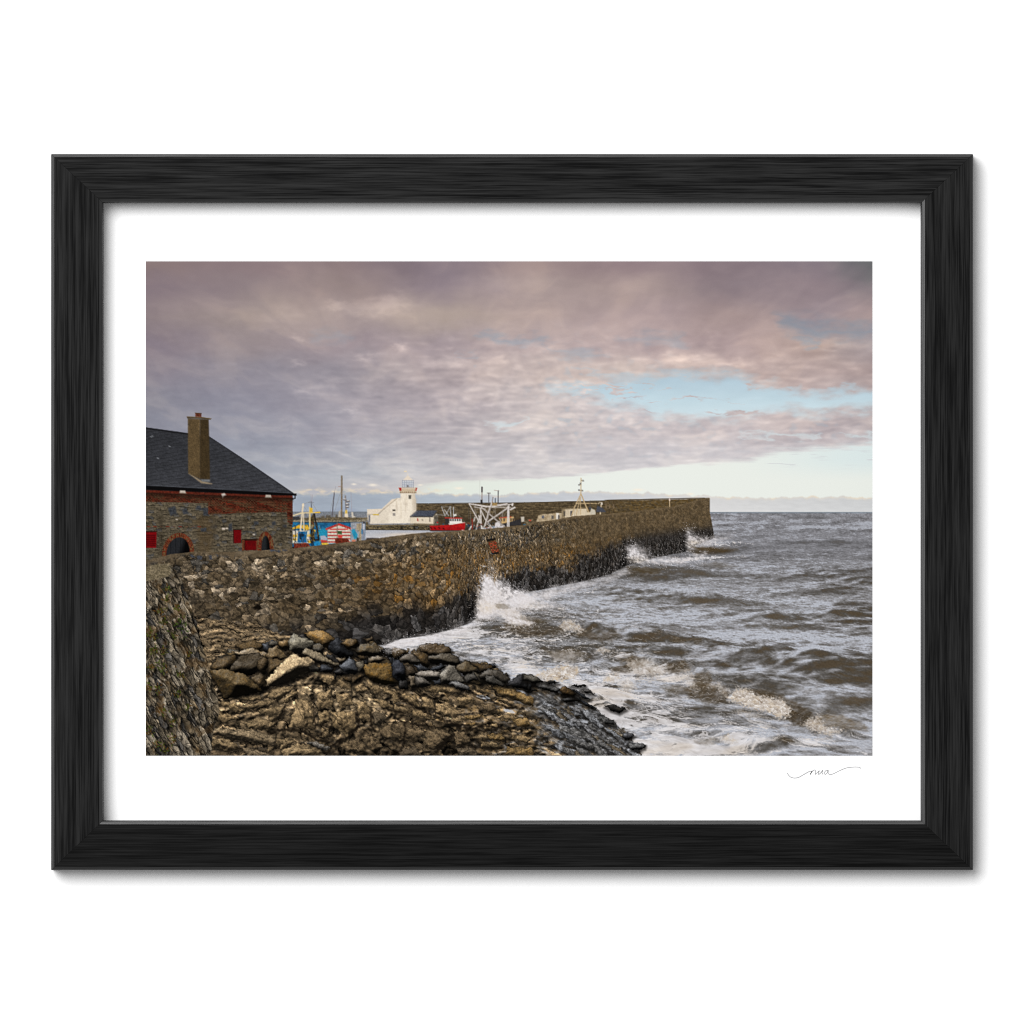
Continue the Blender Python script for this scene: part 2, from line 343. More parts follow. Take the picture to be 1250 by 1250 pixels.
    cb = np.stack([np.interp(x, [178, 420, 520, 640, 860, 1065], [152, 158, 172, 192, 214, 206]), np.interp(x, [178, 420, 520, 640, 860, 1065], [162, 168, 182, 196, 213, 207]), np.interp(x, [178, 420, 520, 640, 860, 1065], [177, 181, 194, 204, 213, 208])], -1)
    cb = cb+(ss(612, 626, y)*6)[..., None]+(5*fbm(x/16, y/4, 3, 57))[..., None]
    edge = np.exp(-((y-top-.5)/2.2)**2)*(.35+.65*ss(-.1, .5, fbm(x/22, y/9, 3, 58)))
    cb = mix(cb, (240, 222, 196), edge*.75)
    c = c*(1-(b*.93)[..., None])+cb*(b*.93)[..., None]
    warm = np.exp(-((y-599.5+3*fbm(x/20, y/9, 3, 60))/2.6)**2)*ss(352, 372, x)*(1-ss(520, 560, x))*ss(-.35, .35, fbm(x/15, y/6, 3, 59))
    c = mix(c, (238, 218, 188), warm*.6)
    for (px, py, rx, ry) in [(432, 591, 3, 1.2), (455, 592, 5, 1.5), (513, 592, 3, 1), (560, 596, 5, 1.5), (779, 598, 6, 1.6), (843, 603, 4, 1.3)]:
        c = mix(c, (252, 240, 222), .8*blob(x, y, px, py, rx, ry))
    put(sl, np.ones(x.shape), np.clip(c, 0, 255), 'printed_sky')
    # a far hill over the horizon
    poly(pts("380,626 405,622 418,618 432,621 446,626"), (150, 160, 178), None, soft=1.5, a=.6)
# ---------------------------------------------------------------- printed sea
HZ = 625.2; EYE = 7.0; FOC = 950.0
def ocean_tile(n=768, size=48.0, seed=5):
    r = np.random.default_rng(seed)
    k = np.fft.fftfreq(n, size/n)*2*np.pi; kx, ky = np.meshgrid(k, k)
    kk = np.hypot(kx, ky)+1e-6
    lw = 4.2
    s = np.exp(-1/(kk*lw*.55)**2)/kk**4.1*np.exp(-(kk*.09)**2)
    ct = (kx*-.33+ky*-.94)/kk
    s = s*(.10+np.abs(ct)**2.2)
    a = np.sqrt(s)*(r.normal(size=(n, n))+1j*r.normal(size=(n, n))); a[0, 0] = 0
    h = np.fft.ifft2(a).real; h = h/h.std()
    h = h+.16*h*h
    g = size/n
    hy = (np.roll(h, -1, 0)-np.roll(h, 1, 0))/(2*g); hx = (np.roll(h, -1, 1)-np.roll(h, 1, 1))/(2*g)
    return h, hx, hy, g, n
def tile(t, a, g, n, x, y):
    fx = x/g; fy = y/g; ix = np.floor(fx).astype(int); iy = np.floor(fy).astype(int); fx = fx-ix; fy = fy-iy
    i0 = ix % n; i1 = (ix+1) % n; j0 = iy % n; j1 = (iy+1) % n
    return (a[j0, i0]*(1-fx)+a[j0, i1]*fx)*(1-fy)+(a[j1, i0]*(1-fx)+a[j1, i1]*fx)*fy
def unproj(p):
    d = EYE*FOC/(p[:, 1]-HZ); return np.stack([(p[:, 0]-620)*d/FOC, d], 1)
RIDGES = [  # crest line in the picture, height in metres, half width in metres
    ("600,742 640,764 672,765 700,770 740,775", .75, 1.5), ("640,792 672,797 705,800 735,797", .45, 1.2), ("735,800 775,806 800,812 840,816 868,829 890,842", .8, 1.5),
    ("888,846 925,852 965,866 990,882", .8, .9), ("988,884 1010,882 1034,888", .45, .6), ("760,702 790,704 830,707", 1.0, 3.), ("838,673 870,676 900,677", 1.5, 5.),
    ("735,828 760,830 790,834", .5, .8), ("880,905 920,912 960,912", .4, .8), ("720,815 745,806 765,806", .5, .8), ("985,800 1020,808 1050,815", .5, 1.8), ("830,893 870,897 900,890", .35, .7), ("470,786 560,790 640,803", .2, 1.)]
def paint_sea():
    sl = box(440, HZ, PX1, PY1); x = XX[sl]; y = YY[sl]
    h0, hx0, hy0, g, n = ocean_tile()
    dep = np.maximum(y-HZ, .6)
    D = EYE*FOC/dep
    def coords(d):
        # waves read from the air: swells get longer with distance
        q = np.minimum(d, 60.)+np.where(d > 60, 60*(1-(np.maximum(d, 60)/60)**-.55)/.55, 0)
        return q
    rid = [(unproj(pts(s)), hh, w) for s, hh, w in RIDGES]
    def ridges(X, Z):
        r = np.zeros(X.shape)
        for p, hh, w in rid:
            o = np.argsort(p[:, 0]); p = p[o]
            zc = np.interp(X, p[:, 0], p[:, 1])
            L = p[-1, 0]-p[0, 0]
            e = ss(p[0, 0]-.10*L-.5, p[0, 0]+.15*L, X)*(1-ss(p[-1, 0]-.15*L, p[-1, 0]+.1*L+.5, X))
            dz = Z-zc-.6*perlin(X/1.6, X*0, 9)*w*.6
            prof = np.where(dz > 0, np.exp(-(dz/(w*1.25))**2), np.exp(-(dz/(w*.55))**2))
            r = np.maximum(r, hh*.55*e*prof*(.62+.55*perlin(X/1.9, Z*.3, 8)))
        return r
    amp = .15
    def height(d):
        X = (x-620)*d/FOC
        Q = coords(d); sx = np.where(d > 60, (60/d)**.62, 1.)
        return amp*tile(0, h0, g, n, X*sx+21, Q+13)+ridges(X, d)
    # march towards the first crest that hides what lies behind it
    NS = 72; hi, lo = .95, -.5
    d = D.copy(); found = np.zeros(x.shape, bool); pd = D*(EYE-hi)/EYE; pg = np.full(x.shape, -1.)
    fade = None
    for k in range(NS):
        hk = hi+(lo-hi)*k/(NS-1.); dk = D*(EYE-hk)/EYE
        gk = height(dk)*(1-ss(150, 260, dk))-hk
        m = (~found) & (gk >= 0)
        w = np.clip(-pg/np.maximum(gk-pg, 1e-6), 0, 1)
        d = np.where(m, pd+(dk-pd)*w, d); found |= m; pd = dk; pg = gk
    X = (x-620)*d/FOC; Q = coords(d); sx = np.where(d > 60, (60/d)**.62, 1.)
    e = .12
    nrm = .17/hy0.std()
    gy = nrm*tile(0, hy0, g, n, X*sx+21, Q+13); gx = nrm*tile(0, hx0, g, n, X*sx+21, Q+13)
    r0 = ridges(X, d); gy = gy+.42*(ridges(X, d+e)-r0)/e; gx = gx+.42*(ridges(X+e, d)-r0)/e
    # fine ripples
    far2 = 1-ss(60, 200, d)
    nr = ss(70, 35, d)
    gy = np.clip(blur(gy, .6), -.9, .9)
    gy = gy+(.20+.12*nr)*fbm(X*sx*1.5+.4*fbm(X, Q, 2, 73), Q*1.5, 5, 71, .58)+.06*fbm(X*sx*5, Q*7, 2, 72)
    face = gy*1.0-gx*.25
    # water leaning towards the eye shows its brown depth, the rest mirrors the sky
    t = ss(-.33, .25, -face+.05)
    farm = ss(45, 150, d)
    body = mix((80, 76, 71), (98, 97, 99), farm)
    sky = mix((182, 183, 190), (154, 154, 160), farm)
    patch = fbm(x/150, dep/28, 3, 81)
    bright = 0
    for (px, py, rx, ry, k) in [(800, 750, 130, 14, .30), (960, 776, 90, 10, .34), (1000, 845, 80, 10, .30), (880, 700, 120, 9, .10), (720, 735, 60, 12, .18), (900, 735, 120, 18, .12), (1010, 690, 80, 10, -.06), (1000, 650, 90, 10, -.06), (690, 790, 60, 14, -.18), (930, 835, 50, 10, -.22), (860, 830, 40, 14, -.22), (1015, 878, 60, 16, .20), (650, 770, 60, 14, -.2), (800, 705, 60, 8, -.12), (820, 880, 70, 14, -.2)]:
        bright = bright+k*blob(x, y, px, py, rx, ry, 4)
    t = np.clip(t*(1+.25*patch)+bright, 0, 1)
    c = body*(1-t[..., None])+sky*t[..., None]
    c = mix(c, (184, 189, 199), np.clip(ss(.72, 1., t)*.5, 0, 1))
    c = mix(c, (82, 64, 40), .5*(1-.75*farm)*ss(.22, .6, face+.1*fbm(X*2, Q*3, 3, 84)))
    c = mix(c, (104, 118, 130), np.exp(-((y-HZ)/1.3)**2)*.8)
    c = c*(1+.10*fbm(x/2.6, y/1.4, 3, 83)+.07*ss(90, 45, d)*fbm(X*5, Q*4, 3, 88))[..., None]
    # foam: a torn web drifting on the swell
    wx = X+.9*fbm(X/1.7, Q/1.7, 4, 91); wz = Q+.9*fbm(X/1.7+5, Q/1.7, 4, 92)
    lace = ridged(wx*.55, wz*.8, 6, 93, .62); lace2 = ridged(wx*1.5+4, wz*2.0, 4, 94, .6)
    tex = .85*(lace-.12)+.40*(lace2-.1)+.30*fbm(wx*.45, wz*.7, 3, 95)
    wx2 = wx
    den = np.zeros(x.shape)
    for (px, py, rx, ry, dg, k) in [(505, 782, 50, 9, -5, 1.0), (560, 775, 60, 11, -8, .95), (620, 775, 50, 13, 5, .62), (600, 800, 60, 12, 5, .75), (668, 800, 60, 10, 6, .55), (700, 812, 60, 12, 5, .45), (640, 818, 26, 10, 10, .95), (690, 822, 60, 8, -8, .6),
            (760, 822, 50, 12, 5, .7), (800, 818, 40, 13, 12, 1.05), (850, 832, 34, 14, 20, .62), (760, 850, 60, 13, 5, .92), (745, 868, 50, 14, 12, 1.0), (715, 838, 50, 9, 8, .9), (800, 885, 60, 18, 8, 1.0), (830, 912, 90, 14, 3, 1.15), (780, 905, 40, 18, 20, .9), (900, 905, 70, 14, 0, .78), (930, 890, 60, 10, 0, .35), (985, 906, 60, 9, -4, .75), (1040, 912, 40, 10, 0, .38), (820, 865, 40, 8, 12, .52), (870, 875, 60, 10, 8, .35),
            (640, 740, 60, 6, 0, .5), (700, 725, 60, 5, -6, .35), (720, 745, 60, 6, 0, .25), (850, 682, 60, 3, -3, .7), (880, 664, 40, 2.5, 0, .6), (940, 855, 80, 4, 12, .35), (690, 750, 50, 8, 0, .3), (1020, 745, 60, 9, 0, .06), (760, 690, 40, 5, -6, .35), (820, 720, 60, 5, 0, .2), (930, 850, 100, 8, 10, .2), (960, 680, 80, 4, 0, .12)]:
        den = np.maximum(den, k*blob(x, y, px, py, rx*1.1, ry*1.25, dg))+.10*k*blob(x, y, px, py, rx, ry, dg)
    thr = 1.0-.80*np.clip(den, 0, 1.25)
    fo = ss(thr-.16, thr+.22, tex)*ss(.04, .16, den)
    near = np.clip(blob(x, y, 700, 850, 190, 90, 10)+.6*blob(x, y, 900, 900, 150, 40)+.5*blob(x, y, 640, 770, 120, 40), 0, 1)*ss(110, 60, d)
    thread = ss(.60, .84, ridged(wx*.8+.3*fbm(X*3, Q*3, 2, 87), wz*1.15, 5, 85, .55)+.18*fbm(wx*.3, wz*.5, 2, 86))
    fo = np.maximum(fo, thread*near*.85)
    crest = ss(.55, .95, r0/np.maximum(ridges(X, d+.0)*0+.9, .1))*ss(-.2, .5, fbm(X*1.3, d*.7, 3, 97))
    fo = np.maximum(fo, crest*.6*(1-ss(60, 110, d)))
    lit = np.clip(.78-.5*face+.35*fbm(wx*2.2, wz*3, 3, 98), 0, 1)
    fc = mix((164, 157, 154), (238, 235, 236), lit)
    warmf = ss(.0, .5, fbm(X/2.5, Q/1.7, 3, 99))*.3
    fc = mix(fc, (226, 204, 176), warmf)
    c = c*(1-(fo*.92)[..., None])+fc*(fo*.92)[..., None]
    q = .8*c+.05*(np.roll(c, 1, 0)+np.roll(c, -1, 0)+np.roll(c, 1, 1)+np.roll(c, -1, 1)); q[[0, -1]] = c[[0, -1]]; q[:, [0, -1]] = c[:, [0, -1]]; c = q
    put(sl, ss(HZ-.6, HZ+.4, y), np.clip(c, 0, 255), 'printed_sea')
    # the same sea seen beyond the harbour on the left
    poly(pts("356,624.5 450,624.5 450,640 356,640"), lambda a, b: mix((118, 124, 132), (128, 128, 132), ss(624, 634, b))+(7*fbm(a/8, b/1.2, 3, 3))[..., None], 'printed_sea')
def hollow(p, col, seed, a=.85, warp=2.2):
    """the dark glassy face of a swell about to break, streaked along its slope"""
    p = pts(p); sl = box(p[:, 0].min()-9, p[:, 1].min()-9, p[:, 0].max()+9, p[:, 1].max()+9); x = XX[sl]; y = YY[sl]
    d = sdf(x+warp*fbm(x/8, y/5, 3, seed), y+warp*fbm(x/8+5, y/5, 3, seed+1), p)
    st = fbm((x+1.3*y)/3.2, (y-.35*x)/7, 4, seed+2)
    c = np.asarray(col, float)*(1+.26*st+.22*ss(p[:, 1].max(), p[:, 1].min(), y)-.1)[..., None]
    lace = ss(.62, .9, ridged(x/11+.2*st, y/7, 4, seed+3))*.5
    c = mix(c, (206, 200, 194), lace*(seed % 2))
    al = ss(3.2, -3.0, d)*a*.82*(.75+.35*ss(-.4, .4, fbm(x/9, y/4, 3, seed+4)))
    put(sl, np.clip(al, 0, 1), np.clip(c, 0, 255), 'printed_sea')
def breakers():
    """white water thrown up where swells break"""
    def churn(p, seed, dens=1., warm=.5, wv=3.):
        p = pts(p); sl = box(p[:, 0].min()-14, p[:, 1].min()-14, p[:, 0].max()+14, p[:, 1].max()+14); x = XX[sl]; y = YY[sl]
        n = fbm(x/7, y/5, 4, seed); d = sdf(x+wv*fbm(x/6, y/5, 4, seed+1), y+wv*fbm(x/6+4, y/5, 4, seed+2), p)
        f1, f2, cc, dx, dy = worley(x/6.5+.9*n, y/5.0+.9*n, seed+3)
        li = np.clip(.60+.45*n-.32*dy+.28*fbm(x/2.6, y/2.2, 3, seed+4), 0, 1)
        c = mix((146, 130, 114), (238, 232, 226), li)
        c = mix(c, (208, 184, 150), .8*warm*ss(-.1, .5, fbm(x/9, y/6, 3, seed+5)))
        a = ss(3.5, -3., d+3.5*fbm(x/3, y/2.6, 3, seed+6))*dens
        put(sl, np.clip(a, 0, 1), c, 'printed_sea' if dens > .6 else None)
    B1, B2 = (74, 62, 46), (92, 82, 68)
    hollow("612,760 640,764 668,768 690,764 688,774 655,778 624,772", B1, 401); hollow("702,768 722,771 750,781 735,784 708,778", B1, 402, .75); hollow("665,795 700,793 716,798 700,808 676,806", B2, 404, .7)
    hollow("752,804 772,800 790,806 782,811 758,809", B1, 406); hollow("744,816 764,812 778,806 788,811 768,821 748,821", B1, 407); hollow("790,816 800,818 798,824 790,822", B1, 408, .8, 1)
    hollow("815,810 836,806 843,816 828,824 812,820", B1, 411); hollow("848,822 864,820 872,832 858,840 846,834", B1, 413); hollow("834,840 856,832 876,838 892,846 886,858 862,858 842,852", B1, 415, .92); hollow("806,838 830,836 838,846 818,850", B2, 417, .7)
    hollow("905,842 930,842 955,850 985,864 1002,880 990,890 966,884 945,868 920,856", (64, 52, 36), 420, .92); hollow("988,884 1004,872 1030,874 1055,884 1060,892 1030,890 1012,888", (96, 80, 58), 422, .7)
    hollow("848,905 872,900 880,906 860,910", B2, 424, .6); hollow("728,770 752,772 760,777 740,778", B1, 426, .7); hollow("640,762 655,756 668,760 660,768", B1, 427, .6)
    hollow("766,692 782,694 800,700 790,706 768,704", (64, 54, 40), 428, .8); hollow("840,672 860,668 884,668 900,671 880,676 850,677", (66, 52, 34), 430, .85, 1.2); hollow("855,690 875,686 900,692 880,694", B2, 432, .5, 1.5)
    for q, (cx, cy, rx, ry) in enumerate(((905, 700, 26, 3), (945, 715, 20, 2.6), (1010, 722, 30, 3), (985, 690, 26, 2.4), (1050, 690, 20, 2.4), (870, 716, 26, 2.6), (1030, 796, 34, 4), (960, 742, 36, 3), (1040, 738, 26, 3), (830, 770, 34, 3.4), (900, 800, 34, 4), (960, 812, 36, 4.4), (1000, 768, 34, 3), (880, 764, 24, 2.6))):
        hollow("%g,%g %g,%g %g,%g %g,%g %g,%g" % (cx-rx, cy+ry*.4, cx-rx*.3, cy-ry, cx+rx*.4, cy-ry*.6, cx+rx, cy+ry, cx, cy+ry*.8), (76, 71, 67), 500+2*q, .34, 2.6)
    churn("886,852 896,846 902,840 912,842 924,849 940,851 955,855 966,866 963,874 952,876 938,869 922,866 906,860", 300, 1., .35, 3.5)
    churn("980,884 988,878 1000,873 1001,880 1008,888 1022,890 1030,891 1015,897 995,893", 310, .85, .35)
    churn("650,826 668,818 690,811 706,815 704,826 690,830 668,832", 320, .95, .7)
    churn("736,832 744,822 756,824 754,828 748,832", 330, .85, .6, 2)
    churn("612,748 620,741 632,745 640,754 650,760 640,764 622,762", 340, .95, .2)
    churn("682,764 690,757 702,760 714,768 706,772 698,768 690,772", 350, .8, .4)
    churn("727,796 734,790 746,794 742,797 734,796", 360, .75, .4, 2)
    churn("895,868 905,866 925,873 935,876 915,876", 370, .45, .5, 2)
    churn("756,834 768,830 776,838 768,846 758,842", 380, .6, .4, 2)
    churn("872,900 888,897 900,904 890,908", 390, .5, .7, 2)
    churn("766,806 790,806 806,814 815,820 806,826 780,826 768,818", 395, .6, .05, 3)
    churn("838,818 848,824 846,834 852,842 840,838 830,828", 396, .55, .05, 3); churn("874,832 884,838 890,842 884,850 878,842", 397, .5, .1, 3)
# ---------------------------------------------------------------- printed harbour wall, seen along its length
TOP = pts("178,684 196,680 208,676.5 232,674 262,674 300,673 352,670 400,664.5 440,660 480,654.5 500,652 520,650 560,648 600,645 640,641 652,637 672,635.5 690,632 700,630 740,627.5 770,625 800,621 820,618.5 835,615 846,612 856,609 866,608")
BOT = pts("178,742 236,752 300,770 400,784 470,788 490,780 520,776 550,769 575,760 600,740 640,724 680,716 720,708 745,701 766,690 800,681 838,673 850,665 872,657 880,655")
DEPB = pts("178,790 300,789 400,786 470,784 500,778 550,768 600,741 640,724 680,716 720,708 745,700 766,690 800,681 838,672 872,662")
def paint_seawall():
    sl = box(178, 600, 876, 800); x = XX[sl]; y = YY[sl]
    xe = x-np.clip((y-625)/32, 0, 1.1)*6*ss(840, 866, x)      # battered end
    xt = np.clip(xe, 178, 866.0)
    T = lerpline(xt, TOP)+.5*fbm(x/5, y*0, 3, 4); B = lerpline(x, BOT)
    xs = np.arange(178, 880, 1.); yb = lerpline(xs, DEPB); dd = EYE*FOC/(yb-HZ)
    k = np.ones(21)/21; dd = np.convolve(np.pad(dd, 10, mode='edge'), k, 'valid')
    wx = (xs-620)*dd/FOC; U = np.concatenate([[0], np.cumsum(np.hypot(np.diff(wx), np.diff(dd)))])
    d = np.interp(xt, xs, dd); u = np.interp(xt, xs, U); v = EYE-(y-HZ)*d/FOC      # metres along, metres above the water
    hgt = EYE-(T-HZ)*d/FOC
    lean = .25*v
    near = 1-ss(330, 520, x)
    # coursed rubble in two sizes
    wu = u+.26*fbm(u*1.7, v*1.7, 4, 11); wv = v+.20*fbm(u*1.7+8, v*1.7, 4, 12)
    big = ss(2.6, 1.6, v+.9*fbm(u*.3, v*.3, 2, 13)-.4*ss(300, 420, x)*ss(640, 560, x))
    def course(su, sv, seed):
        f1, f2, c, dx, dy = worley(wu*su+wv*.35, wv*sv-wu*.25, seed, .85)
        return f2-f1, c, dx, dy
    e1, c1, dx1, dy1 = course(2.7, 3.9, 101); e2, c2, dx2, dy2 = course(1.7, 2.1, 102)
    m = big > .5
    e = np.where(m, e2, e1); c = np.where(m, c2, c1+.001); dx = np.where(m, dx2, dx1); dy = np.where(m, dy2, dy1)
    f3, f4, c3, dx3, dy3 = worley(wu*5.2, wv*6.6, 103)
    r = rnd(c, 1); r2 = rnd(c, 2)
    r = np.where(near*rnd(np.floor(u)*.013+c, 6) > 2, r, r)
    base = mix((78, 68, 52), (138, 124, 104), r*r)
    base = mix(base, (78, 79, 80), ((r2 > .80)*.75))
    base = mix(base, (166, 154, 136), ((r2 < .11)*.8))
    fineg = rnd(c3, 3)
    base = base*(.80+.40*fineg)[..., None]
    fine = fbm(x/2.2, y/2.2, 3, 15)
    base = base*(1+.18*fine)[..., None]
    # rust coloured weed band, then wet black stones below
    band = v+.8*fbm(u*.12, v*.35, 4, 16)
    right = ss(560, 700, x)
    och = ss(4.9, 3.9, band)*ss(.5, 1.5, band)*(.40+.6*ss(.3, .75, rnd(c, 4)))*(1-.92*near)
    base = mix(base, np.array([112, 80, 36])*1., np.clip(och*.8, 0, 1)*.6)
    base = mix(base, np.array([142, 100, 40]), np.clip(och, 0, 1)*ss(.72, .84, rnd(c, 7))*.6)
    gold = ss(.05, .5, fbm(u*.35, v*.5, 4, 29))*ss(600, 740, x)*ss(2.6, 3.8, v)
    base = mix(base, (106, 86, 54), gold*.5)
    slick = ss(.1, .6, fbm(u*.16, v*.5, 4, 19)+.25)*ss(545, 600, x)*ss(700, 640, x)*ss(5.8, 4.5, v)
    base = mix(base, np.array([90, 93, 100])*1., slick*.62*ss(.2, .7, rnd(c, 5)))
    wet_h = np.interp(x, [330, 440, 560, 600, 700, 770, 800, 866], [.6, 1.3, 1.8, 2.0, 2.0, 4.1, 4.9, 4.8])
    wet = ss(wet_h+.8, wet_h-.7, v+1.0*fbm(u*.25, v*.5, 4, 18)+.9*(rnd(c, 9)-.5))
    dark = mix((30, 29, 30), (74, 75, 79), ss(.15, .9, r))
    base = mix(base, dark*1., wet*.9)
    drip = ss(.1, .6, fbm(u*2.2, v*.35, 3, 20))*ss(560, 700, x)
    base = base*(1-.30*drip)[..., None]
    sweep = fbm(u*.22, v*.28, 3, 31); base = base*(1+.22*sweep)[..., None]
    upper = ss(620, 760, x)*ss(2.8, 4.6, v)*.72
    base = base*(1-upper[..., None])+mix((84, 71, 50), (118, 102, 76), ss(-.5, .5, fbm(x/6, y/4, 4, 30)))*upper[..., None]
    # joints and the roundness of each stone
    gap = ss(.0, .13, e)
    # many stones lie flush in old mortar, and weather softens the rest
    flush = (rnd(c, 8) < .38)*(v > wet_h)*1.
    soft = np.clip(.62+.6*fbm(u*.5, v*.8, 3, 24), .10, 1)*(1-.75*flush)*(1-.45*ss(640, 760, x)*ss(2.6, 4., v))
    mort = mix((84, 72, 54), (112, 98, 76), ss(-.4, .5, fbm(x/4, y/4, 4, 25)))
    base = mix(base, np.array([0, 0, 0.]), flush*0)
    base = base*(1-(flush*.6)[..., None])+mort*(flush*.6)[..., None]
    base = base*(1-.54*(1-gap)*soft)[..., None]
    pit = ss(.35, .7, ridged(u*1.9, v*2.6, 4, 26))
    base = base*(1-.35*pit)[..., None]
    spark = .6*ss(.55, .8, fbm(x/2.2, y/2.2, 2, 27))*ss(2.4, 4., v)
    base = mix(base, (176, 164, 146), spark*.55)
    li = np.clip(1+(.34*dy-.2*dx)*(.4+.6*soft), .6, 1.4)
    base = base*li[..., None]
    base = base*(1+.18*np.clip(f3-.3, -.4, .4))[..., None]
    # mortar cap along the top
    cap = ss(.34, .06, hgt-v+.18*fbm(u*.9, v*.5, 3, 22))
    capc = mix((92, 80, 62), (116, 103, 82), ss(-.4, .5, fbm(u*.8, v*3, 4, 21)))*(1+.15*fine)[..., None]
    base = base*(1-(cap*.85)[..., None])+capc*(cap*.85)[..., None]
    # buttress ends
    for (bx, y0, y1, w, k) in [(581, 690, 760, 12, .55), (766, 665, 694, 7, .65), (838, 640, 675, 5, .6)]:
        base = base*(1-k*np.exp(-((x-bx+w*.5)/(w*.55))**2)*ss(y0, y1, y)*(x < bx+1))[..., None]
    tone = np.interp(x, [178, 260, 420, 520, 640, 800, 866], [.90, 1.04, 1.0, 1.02, 1.04, 1.06, 1.06])
    lum = base.mean(-1, keepdims=True); base = lum+(base-lum)*np.interp(x, [300, 560], [.82, .94])[..., None]
    base = base*tone[..., None]*np.array([1.02, .98, .93])
    far = (ss(630, 740, x)*ss(1.8, 3.4, v)*.62)[..., None]
    base = base*(1-far)+np.stack([blur(base[..., k], 1.3) for k in range(3)], -1)*far
    al = np.clip((y-T)*SC/1.4+.5, 0, 1)*np.clip((B-y)*SC/1.6+.5, 0, 1)*np.clip((866.5-xe)*SC/1.4+.5, 0, 1)
    put(sl, al, np.clip(base, 0, 255), 'printed_harbour_wall')
    # drain hole, blue copestones, repaired brick patch
    poly(pts("308,742 314,737.5 319,739 320,743 314,745"), (18, 14, 10), soft=1., warp=1.)
    R2 = (176, 590, 12.5); R3 = (266, 590, 12.5)
    for s, t in [("690,1090 730,1085 770,1110 765,1140 720,1130", R2), ("800,1105 850,1100 890,1115 880,1165 810,1160", R2), ("985,1100 1030,1095 1040,1160 995,1165", R2), ("1090,1080 1130,1090 1120,1120", R2), ("780,1010 850,1010 900,1025 810,1045", R3), ("880,1030 930,1015 960,1035 930,1060", R3), ("980,1010 1050,1005 1060,1025 990,1035", R3)]:
        poly(pts(s, t), (62, 64, 70), tex=.3, warp=.6, soft=.8)
    R6 = (515, 580, 8.929)
    poly(pts("715,720 800,700 860,850 755,862", R6), (84, 62, 40), tex=.5, warp=.8)
    poly(pts("728,735 805,722 842,845 765,850", R6), lambda a, b: mix(mix((96, 50, 32), (168, 62, 42), hsh(np.floor((a+.45*b)/2.1+.5*(np.floor((b+.12*a)/1.5) % 2)), np.floor((b+.12*a)/1.5), 3)), (84, 66, 46), np.maximum(ss(.55, .8, np.modf((b+.12*a)/1.5)[0]), ss(.0, .5, fbm(a/4, b/4, 3, 9)))), None, tex=.4, warp=.8, a=.9)
    poly(pts("705,700 800,688 803,705 712,722", R6), (26, 22, 20)); poly(pts("750,850 838,835 840,858 760,868", R6), (24, 22, 22))
